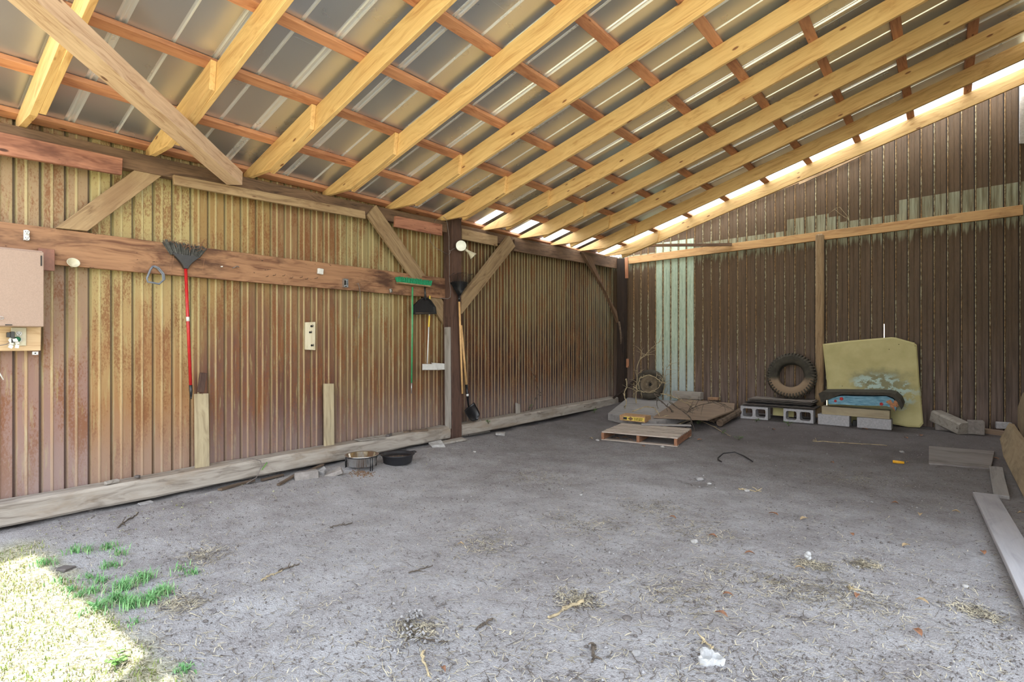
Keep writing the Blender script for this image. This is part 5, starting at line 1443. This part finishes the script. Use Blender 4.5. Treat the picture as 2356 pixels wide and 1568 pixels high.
branch('dry_branch', [gp(a, b, 0.03) for a, b in ((1560, 980), (1590, 972), (1620, 970), (1640, 972), (1662, 962), (1684, 956), (1705, 950))], 0.010, 0.006, 'twig', 'long pale branch running right along the ground behind the pallet', G, 16, 8, 0.22)
branch('dry_branch', BP([(1520, 905), (1545, 910), (1565, 920), (1590, 930)], 8.7), 0.009, 0.004, 'twig', 'thin branch slanting right from the wheel foot', G, 12, 9, 0.25)
branch('dry_branch', BP([(1525, 905), (1530, 880), (1532, 850), (1545, 835)], 9.0), 0.006, 0.003, 'twig', 'fine twig rising in front of the mint sheet', G, 12, 10, 0.2)
branch('dry_branch', [gp(a, b, 0.015) for a, b in ((1610, 968), (1640, 982), (1665, 996), (1680, 1005))], 0.006, 0.003, 'twig', 'thin twig lying toward the front right of the pallet', G, 6, 11, 0.12)
branch('dry_branch', BP([(1580, 950), (1600, 935), (1640, 925), (1670, 930)], 8.2), 0.007, 0.003, 'darktwig', 'dark brush sprawling over the brown sheet', G, 22, 12, 0.28)
branch('dry_branch', BP([(1540, 925), (1570, 945), (1590, 965), (1575, 985)], 7.6), 0.007, 0.004, 'darktwig', 'dark crooked branch hanging over the pallet rear edge', G, 12, 13, 0.2)
mb = MB(); mb.tube([on_y(1408, 918, 9.3), on_y(1440, 893, 9.5), on_y(1462, 872, 9.6)], 0.02, 8); tag(mb.build('dark_pole', 'darkpost', None, on_y(1408, 918, 9.3)), 'dark pole lying slanted behind the wheel by the corner', 'pole')

def leafy(name, base, stems, mat, label, hgt=0.18, spread=0.12, leaves=7, seed=0, ls=0.03, cat='plant', group=None):
    rr = random.Random(seed); base = Vector(base)
    t = thing(name, label, cat, base, group)
    ms = MB(); ml = MB()
    for s_ in range(stems):
        a = rr.uniform(0, 6.28); v = Vector((math.cos(a) * spread, math.sin(a) * spread, hgt * rr.uniform(.6, 1.1)))
        q = [base + v * k / 4 + Vector((0, 0, 0.02 * math.sin(k))) for k in range(5)]
        ms.tube(q, [0.0025, 0.002, 0.002, 0.0015, 0.001], 4)
        for k in range(leaves):
            p = base + v * rr.uniform(.3, 1.0); an = rr.uniform(0, 6.28); d = Vector((math.cos(an), math.sin(an), rr.uniform(-.1, .5))).normalized(); sd = d.cross(UZ).normalized()
            l = ls * rr.uniform(.6, 1.2)
            ml.add([p, p + d * l * .5 + sd * l * .28, p + d * l + Vector((0, 0, -l * .1)), p + d * l * .5 - sd * l * .28], [(0, 1, 2, 3)])
    ms.build('stems', 'darktwig', t, base); o = ml.build('leaves', mat, t, base)
    o.modifiers.new('thickness', 'SOLIDIFY').thickness = 0.0008
leafy('weed', gp(1208, 972), 8, 'weed', 'leafy green weed climbing over the far sill', 0.30, 0.10, 9, 1, 0.045)
leafy('weed', on_x(1124, 975, -4.9), 4, 'weed', 'small green sprout on the face of the far sill', 0.05, 0.03, 6, 2, 0.03)
leafy('weed', gp(1367, 950), 5, 'weed', 'low weed at the far end of the sill near the corner', 0.08, 0.05, 6, 3, 0.03)
mb = MB(); pts = [on_x(a, b, -5.0) for a, b in ((1213, 960), (1225, 940), (1232, 915), (1240, 905), (1236, 885), (1228, 865), (1222, 850))]
mb.tube(pts, 0.004, 5); rr = random.Random(1)
for k in range(12):
    p = pts[rr.randrange(2, 7)] + Vector((0.01, rr.uniform(-.03, .03), rr.uniform(-.03, .03))); mb.add([p, p + Vector((0.01, 0.02, 0.01)), p + Vector((0.005, 0.03, -0.01)), p + Vector((0, 0.01, -0.012))], [(0, 1, 2, 3)])
tag(mb.build('climbing_vine', 'darktwig', None, pts[0]), 'thin vine climbing the rusty far wall above the weed', 'vine')
o = beam('short_board', on_x(1192, 965, -4.99), on_x(1191, 928, -5.08), 0.02, 0.09, 'greyboard', None, up=(0, 1, 0), cuts=2); tag(o, 'short grey board standing on the far sill behind the weed', 'board')
slab('pale_stone', on_x(1196, 955, -5.0), (0.05, 0.10, 0.03), 'whitestone', 'pale stone on the far sill beside the weed', 'stone', (0, 0, 0.2))
for k, (a, b, n_, lab) in enumerate(((1605, 975, 4, 'small green sprig at the pallet rear corner'), (1660, 998, 3, 'sparse green sprig right of the pallet'), (1700, 1012, 4, 'low yellow-green weed in the dirt right of the pallet'), (1740, 972, 4, 'green weed in front of the left hollow block'),
                                   (1815, 980, 5, 'green weed in front of the right hollow block'), (1930, 962, 3, 'green sprig growing before the left solid block'), (2012, 975, 6, 'green weed before the right solid block'), (2050, 985, 3, 'weed at the lower edge of the yellow-green panel'))):
    leafy('weed', gp(a, b), n_, 'weed', lab, 0.07, 0.06, 6, 20 + k, 0.03)

# grass
def tuft_mb(mb, base, n, h, spread, rr, m=0, wd=0.0035):
    for i in range(n):
        a = rr.uniform(0, 6.28); rad = abs(rr.gauss(0, spread)); p = base + Vector((math.cos(a) * rad, math.sin(a) * rad, 0)); p.z = gzf(p.x, p.y) - 0.004
        b = rr.uniform(0, 6.28); lean = rr.uniform(.2, 1.0) * h; d = Vector((math.cos(b), math.sin(b), 0)); hh = h * rr.uniform(.5, 1.1)
        sd = Vector((-d.y, d.x, 0)) * wd
        q1 = p + d * lean * .3 + Vector((0, 0, hh * .6)); q2 = p + d * lean + Vector((0, 0, hh * rr.uniform(.6, 1.0)))
        mb.add([p - sd, p + sd, q1 + sd * .8, q1 - sd * .8, q2], [(0, 1, 2, 3), (3, 2, 4)], m)
rr = random.Random(31)
tufts = [(98, 1300, 60, .06), (330, 1335, 120, .07), (285, 1355, 130, .07), (268, 1385, 110, .07), (372, 1365, 120, .06), (345, 1385, 120, .07), (225, 1402, 90, .06), (300, 1395, 100, .07),
         (205, 1330, 40, .04), (232, 1338, 60, .045), (140, 1340, 40, .04), (160, 1358, 50, .04), (212, 1362, 70, .045), (182, 1372, 30, .04), (170, 1268, 40, .06), (205, 1268, 30, .06), (247, 1262, 60, .055), (275, 1275, 40, .06), (240, 1305, 30, .05), (262, 1302, 40, .04),
         (445, 1320, 40, .05), (425, 1545, 50, .035), (315, 1432, 30, .03), (415, 1310, 24, .05)]
nm = ['by the sunlit corner', 'right rear of the patch', 'centre rear of the patch', 'centre of the patch', 'rightmost thick one', 'right front of the patch', 'left front, touching the sunlight', 'front centre of the patch',
      'thin, left rear', 'thin, middle rear', 'beside the shadow edge', 'low on the shadow edge', 'small and alone left of the patch', 'sparse by the shadow edge', 'pale one nearest the sill', 'pale second from the sill', 'tallest of the pale ones near the sill', 'pale, right of the sill group', 'sparse in the dirt', 'small round one in the dirt',
      'pale, farthest right', 'lonely one at the bottom edge', 'flat one at the front', 'faint one among dry stems']
for (px, py, n_, h), w in zip(tufts, nm):
    b = gp(px, py); mb = MB(); tuft_mb(mb, b, n_, h, 0.035 if n_ > 50 else 0.03, rr, 0, 0.0026)
    tuft_mb(mb, b, n_ // 3, h * .7, 0.05, rr, 1, 0.0022)
    tag(mb.build('grass_tuft', ['grass', 'grasspale'], None, b), f'green grass tuft on the shaded dirt, {w}', 'grass', 'grass tufts at the left')
# sunlit lawn: nobody could count it
mb = MB(); rr = random.Random(41)
for i in range(17000):
    x = rr.uniform(-4.4, -1.9); y = rr.uniform(0.02, 0.86)
    dens = mnoise.noise(Vector((x * 3, y * 3, 0)))
    if dens < rr.uniform(-.5, .5): continue
    p = Vector((x, y, 0)); tuft_mb(mb, p, 1, rr.uniform(.015, .04), 0.01, rr, 0 if rr.random() < .5 else 1, 0.0022)
tag(mb.build('lawn_grass', ['grasssun', 'straw'], None, (-3, 0.4, 0)), 'short dry sunlit grass at the lower left', 'grass', kind='stuff')
leafy('weed', gp(265, 1530), 5, 'weed', 'leafy weed in the sunlit grass at the bottom left', 0.05, 0.05, 6, 60, 0.03)

# ================================================================== litter on the dirt
mb = MB(); rr = random.Random(51)
def straw(mb, x, y, l, w, m=0, a=None):
    a = rr.uniform(0, math.pi) if a is None else a
    z = gzf(x, y); d = Vector((math.cos(a), math.sin(a), 0)) * l / 2; s_ = Vector((-math.sin(a), math.cos(a), 0)) * w
    c = Vector((x, y, z + 0.004)); z1 = gzf(x + d.x, y + d.y) + 0.003; z0 = gzf(x - d.x, y - d.y) + 0.003
    b_ = rr.uniform(-.15, .15) * l; off = Vector((-math.sin(a), math.cos(a), 0)) * b_
    p0 = Vector((x - d.x, y - d.y, z0 + rr.uniform(0, .006))); p1 = Vector((x + d.x, y + d.y, z1 + rr.uniform(0, .006)))
    c += off + Vector((0, 0, rr.uniform(0, .006)))
    mb.add([p0 - s_, p0 + s_, c + s_, c - s_, p1 + s_ * .6, p1 - s_ * .6], [(0, 1, 2, 3), (3, 2, 4, 5)], m)
piles = [(1350, 1210, .35), (1600, 1225, .35), (1870, 1300, .12), (1700, 1330, .4), (1840, 1360, .25), (1960, 1370, .25), (1990, 1300, .1), (1500, 1170, .3), (960, 1450, .12), (1330, 1380, .14), (470, 1280, .2), (1560, 1370, .3), (420, 1390, .15), (1950, 1100, .4), (1250, 1100, .4), (2250, 1410, .1), (1120, 1250, .3)]
pl_ = [(gp(a, b), s_) for a, b, s_ in piles]
for i in range(12000):
    if i % 2 == 0:
        p, s_ = rr.choice(pl_); x = p.x + rr.gauss(0, s_ * .5); y = p.y + rr.gauss(0, s_ * .4)
    else:
        px = rr.uniform(150, 2356); py = 950 + 618 * rr.random() ** .8; q = on_z(px, py, 0.02); x, y = q.x, q.y
        if x < -4.7 or y > 9.4 or x > 0.45: continue
    straw(mb, x, y, rr.uniform(.01, .06) * (1 if rr.random() < .93 else 1.9), rr.uniform(.0007, .0019), 0 if rr.random() < .6 else 1)
tag(mb.build('straw_litter', ['straw', 'darktwig'], None, (-2, 4, 0)), 'bits of straw and twig scattered over the dirt floor', 'straw', kind='stuff')
# crumbs of soil
mb = MB(); rr = random.Random(52)
for i in range(15000):
    px = rr.uniform(0, 2356); py = 940 + 628 * rr.random() ** .8; q = on_z(px, py, 0.02); x, y = q.x, q.y
    if x < -4.82 or y > 9.5 or x > 0.45 or (y < 0.85 and x < -2.3): continue
    if rr.random() > 0.35 + max(0, mnoise.noise(Vector((x * 1.5, y * 1.5, 4)))) * 1.6 + (0.5 if x < -4.3 else 0): continue
    r_ = rr.uniform(.002, .007) * (1 if rr.random() < .95 else 2); z = gzf(x, y) + r_ * .3
    c = Vector((x, y, z)); k = [Vector((rr.uniform(.6, 1.2), rr.uniform(-.3, .3), 0)), Vector((rr.uniform(-.3, .3), rr.uniform(.6, 1.2), 0)), Vector((-rr.uniform(.6, 1.2), 0, 0)), Vector((0, -rr.uniform(.6, 1.2), 0)), Vector((0, 0, .8)), Vector((0, 0, -.8))]
    mb.add([c + v * r_ for v in k], [(0, 1, 4), (1, 2, 4), (2, 3, 4), (3, 0, 4), (1, 0, 5), (2, 1, 5), (3, 2, 5), (0, 3, 5)], 0 if rr.random() < .5 else 1)
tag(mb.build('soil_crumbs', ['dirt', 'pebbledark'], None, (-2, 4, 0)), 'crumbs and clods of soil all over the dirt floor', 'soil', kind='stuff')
# dry kibble below the steel bowl
mb = MB(); rr = random.Random(53); c = gp(835, 1089)
for i in range(160):
    x = c.x + rr.gauss(0, .06); y = c.y + rr.gauss(0, .05); z = gzf(x, y) + .003
    mb.box((x, y, z), (.007, .007, .006), Matrix.Rotation(rr.uniform(0, 3), 3, 'Z'), 0, .001)
tag(mb.build('spilled_kibble', 'kibble', None, c), 'spilled brown kibble on the dirt before the steel bowl', 'kibble', kind='stuff')

def leaf_obj(px, py, mat, s_, seed, label, group=None):
    rr = random.Random(seed); p = gp(px, py, 0.004); an = rr.uniform(0, 6.28); d = Vector((math.cos(an), math.sin(an), 0)); sd = Vector((-d.y, d.x, 0))
    mb = MB(); pr = [(0, 0), (.2, .28), (.5, .36), (.8, .2), (1, 0)]
    L = s_; mid = [p + d * (q * L - L/2) + Vector((0, 0, .004 + .010 * math.sin(q * 3))) for q, _ in pr]
    for sg in (1, -1):
        e = [mid[i] + sd * sg * w * L * .7 + Vector((0, 0, .010 * w + rr.uniform(0, .006))) for i, (_, w) in enumerate(pr)]
        for i in range(4):
            b_ = len(mb.v); mb.v += [tuple(mid[i]), tuple(mid[i+1]), tuple(e[i+1]), tuple(e[i])]; mb.face((b_, b_+1, b_+2, b_+3))
    o = mb.build('dry_leaf', mat, None, p); o.modifiers.new('thickness', 'SOLIDIFY').thickness = 0.0006
    return tag(o, label, 'leaf', group)
LG = 'dry leaves scattered on the dirt'
LW = ['right of the pallet', 'left of the white wad on the middle floor', 'in the middle floor above the white wad', 'at the right of the middle straw heap', 'at the top of the middle straw heap', 'in the dark dirt near the black cable', 'touching the yellow plastic piece', 'below the yellow piece, right floor', 'on the right floor level with the white wad', 'beside the long grey plank',
      'lower right, left of the plank', 'at the lower right corner area', 'right of the white litter, upper', 'right of the straw pile centre', 'in the right straw pile', 'in front of the two solid blocks', 'before the yellow-green panel', 'right of the yellow-green panel foot', 'on the edge of the buried plywood', 'against the tan edging board',
      'under the left front of the pallet', 'under the pallet front, second', 'under the pallet front, third', 'just before the pallet corner', 'left of the pallet front', 'in front of the right hollow block', 'at the far right edge by the tan board', 'under the white wad', 'bottom centre edge', 'near the middle of the left floor',
      'between the yellow piece and the plank', 'above the right straw pile', 'before the pallet middle', 'left of the plank top', 'at the centre right floor']
leaves = [(1610, 1013, 0, .075), (1725, 1276, 0, .06), (1850, 1196, 1, .07), (1640, 1236, 0, .06), (1548, 1193, 0, .06), (1915, 1066, 0, .05), (2087, 1065, 1, .05), (2117, 1186, 1, .06), (2085, 1258, 1, .06), (2262, 1274, 0, .06), (2122, 1387, 1, .06), (2111, 1459, 0, .07), (1660, 1417, 0, .06), (1675, 1372, 0, .05), (1972, 1374, 0, .05),
          (1990, 988, 0, .09), (2085, 1010, 0, .08), (2120, 1003, 0, .08), (2152, 1055, 0, .09), (2290, 1055, 0, .07), (1418, 1010, 0, .10), (1438, 1008, 0, .08), (1450, 1014, 0, .07), (1552, 1027, 1, .06), (1360, 1010, 1, .06), (1780, 990, 0, .06), (2350, 1183, 1, .05), (1840, 1310, 1, .05), (1020, 1545, 0, .04), (1060, 1255, 1, .04), (2060, 1160, 0, .05), (1960, 1232, 0, .05), (1480, 1028, 0, .06), (2200, 1180, 1, .05), (1780, 1185, 0, .07)]
for k, (a, b, m_, s_) in enumerate(leaves):
    leaf_obj(a, b, ('leaf', 'leafpale')[m_], s_, 100 + k, ('orange-brown dry leaf ', 'pale tan dry leaf ')[m_] + LW[k], LG)
# single small things
p = gp(2067, 1066); mb = MB(); mb.tube([p + Vector((-.05, 0, .015)), p + Vector((.05, .01, .015))], [.016, .014], 10); tag(mb.build('yellow_piece', 'orangeplastic', None, p), 'bright yellow plastic piece on the dirt at right', 'plastic piece')
mb = MB(); pts = [gp(a, b, .012) for a, b in ((1660, 1064), (1653, 1060), (1652, 1055), (1664, 1051), (1690, 1050), (1712, 1051), (1722, 1057), (1732, 1064))]
pts[3].z += .03; pts[4].z += .04; mb.tube(pts, .007, 8); tag(mb.build('black_cable', 'blackcord', None, pts[0]), 'curved black cable sticking out of the dirt', 'cable')
p = gp(1860, 1290)
t = thing('paper_scrap', 'white wadded scrap on a small straw heap', 'scrap', p); mb = MB(); rr = random.Random(61)
for k in range(3):
    b_ = MB(); q = p + Vector((rr.uniform(-.02, .02), rr.uniform(-.02, .02), .02 + k * .012)); mb.lathe([(0, -.016), (.012, -.012), (.017, 0), (.012, .012), (0, .016)], q, Matrix.Rotation(rr.uniform(0, 3), 3, 'X'), 9)
mb.build('wad', 'paper', t, p)
p = gp(1633, 1520); mb = MB(); rr = random.Random(62); N = 26
for k in range(N):
    a = k * 2 * math.pi / N
    for r_, z in ((.045, .0), (.047, .018 + .012 * rr.random()), (.034, .022 + .01 * rr.random()), (.024, .006)):
        r2 = r_ * (1 + .22 * math.sin(a * 3 + 1) + rr.uniform(-.08, .08)); mb.v.append(tuple(p + Vector((math.cos(a) * r2, math.sin(a) * r2, z))))
for k in range(N):
    k2 = (k + 1) % N
    for j in range(3): mb.face((k*4+j, k2*4+j, k2*4+j+1, k*4+j+1))
mb.face([k*4+3 for k in range(N)])
tag(mb.build('crumpled_paper', 'paper', None, p), 'crumpled white cup-like litter at the bottom of the picture', 'litter')
for k, (a, b, s_, mat, lab) in enumerate(((1443, 1424, .05, 'pebbledark', 'largest dark clod on the near floor'), (1543, 1412, .035, 'pebbledark', 'small dark clod right of the largest one'), (1651, 1452, .022, 'whitestone', 'small white pebble above the crumpled litter'), (1850, 1424, .04, 'pebbledark', 'round brown clod at the lower right of the straw'), (1815, 1420, .028, 'pebbledark', 'small brown clod left of the round one'),
        (1464, 1503, .05, 'stone', 'grey lump left of the crumpled litter'), (1610, 1105, .09, 'stone', 'grey stone poking out of the hollow in the dirt'), (1632, 1113, .05, 'whitestone', 'white chip beside the stone in the hollow'), (1597, 1246, .06, 'whitestone', 'pale stone in the middle straw heap'), (1375, 1013, .07, 'whitestone', 'pale stone left of the pallet'), (1524, 1028, .06, 'whitestone', 'pale stone in front of the pallet'),
        (1718, 1129, .06, 'whitestone', 'flat white shard on the mid floor'), (1092, 1040, .05, 'whitestone', 'white pebble right of the bowls'), (2222, 1349, .04, 'whitestone', 'white stone near the long grey plank'), (1942, 1288, .02, 'pebbledark', 'tiny dark nut on the right floor'), (1337, 1138, .03, 'whitestone', 'small white stone left of the straw'), (2075, 1040, .06, 'stone', 'grey stone near the yellow piece'), (1522, 1505, .02, 'pebbledark', 'tiny dark clod on the near floor'))):
    s_ *= 0.8
    rock('pebble', gp(a, b, s_ * .1), (s_ * 1.2, s_, s_ * .6), mat, lab, 'stone', seed=k * 3.1, rot=k)
rr = random.Random(71)
for k, (p0, p1, r_, mat, lab) in enumerate((((1135, 1425), (1095, 1450), .006, 'darktwig', 'short thick twig on the near floor'), ((1345, 1385), (1260, 1425), .010, 'twig', 'bundle-like pale twig at the near centre'), ((640, 1315), (690, 1298), .005, 'darktwig', 'dark twig on the left floor'), ((600, 1338), (650, 1312), .005, 'twig', 'pale twig crossing near the dark one'),
        ((975, 1500), (985, 1555), .006, 'twig', 'curved dry stem at the bottom'), ((1615, 1470), (1640, 1495), .006, 'twig', 'split pale stick above the crumpled litter'), ((1365, 1490), (1365, 1525), .008, 'darktwig', 'short dark stick at the bottom centre'), ((940, 1320), (995, 1303), .004, 'darktwig', 'thin straight twig on the left centre floor'),
        ((1955, 1355), (1985, 1362), .006, 'twig', 'pale splinter in the right straw heap'), ((760, 1215), (812, 1204), .004, 'darktwig', 'fine dark twig on the mid left floor'), ((1700, 1125), (1745, 1131), .006, 'twig', 'white stick on the mid floor'), ((270, 1215), (320, 1180), .006, 'darktwig', 'dark stick near the foot of the left sill'), ((1870, 1015), (2042, 1025), .006, 'twig', 'long pale twig lying before the yellow-green panel'))):
    a = gp(*p0, .006); b = gp(*p1, .006); branch('fallen_twig', [a, a.lerp(b, .33) + Vector((rr.uniform(-.01, .01), rr.uniform(-.01, .01), .004)), a.lerp(b, .66), b], r_, r_ * .6, mat, lab, None, 4, 200 + k, .06, 'twig')
def weed_root():
    b = gp(948, 1440); t = thing('dried_weed', 'dead grey weed with curled leaves flat on the near dirt', 'plant', b)
    rr = random.Random(81); mb = MB(); stems = [[(940, 1420), (945, 1450), (938, 1475), (925, 1495)], [(945, 1455), (965, 1470), (1000, 1478), (1030, 1480)], [(940, 1425), (955, 1415), (965, 1420)]]
    ml = MB()
    for st in stems:
        P = [gp(a, c_, .010) for a, c_ in st]; mb.tube(P, .004, 6)
        for k in range(34):
            i = rr.randrange(len(P) - 1); p = P[i].lerp(P[i+1], rr.random()) + Vector((rr.gauss(0, .018), rr.gauss(0, .015), rr.uniform(0, .012))); a = rr.uniform(0, 6.28); d = Vector((math.cos(a), math.sin(a), .3)) * .02; s_ = Vector((-math.sin(a), math.cos(a), 0)) * .006
            ml.add([p, p + d * .5 + s_, p + d, p + d * .5 - s_], [(0, 1, 2, 3)])
    mb.build('stem', 'darktwig', t, b); o = ml.build('leaves', 'stone', t, b); o.modifiers.new('thickness', 'SOLIDIFY').thickness = 0.001
weed_root()
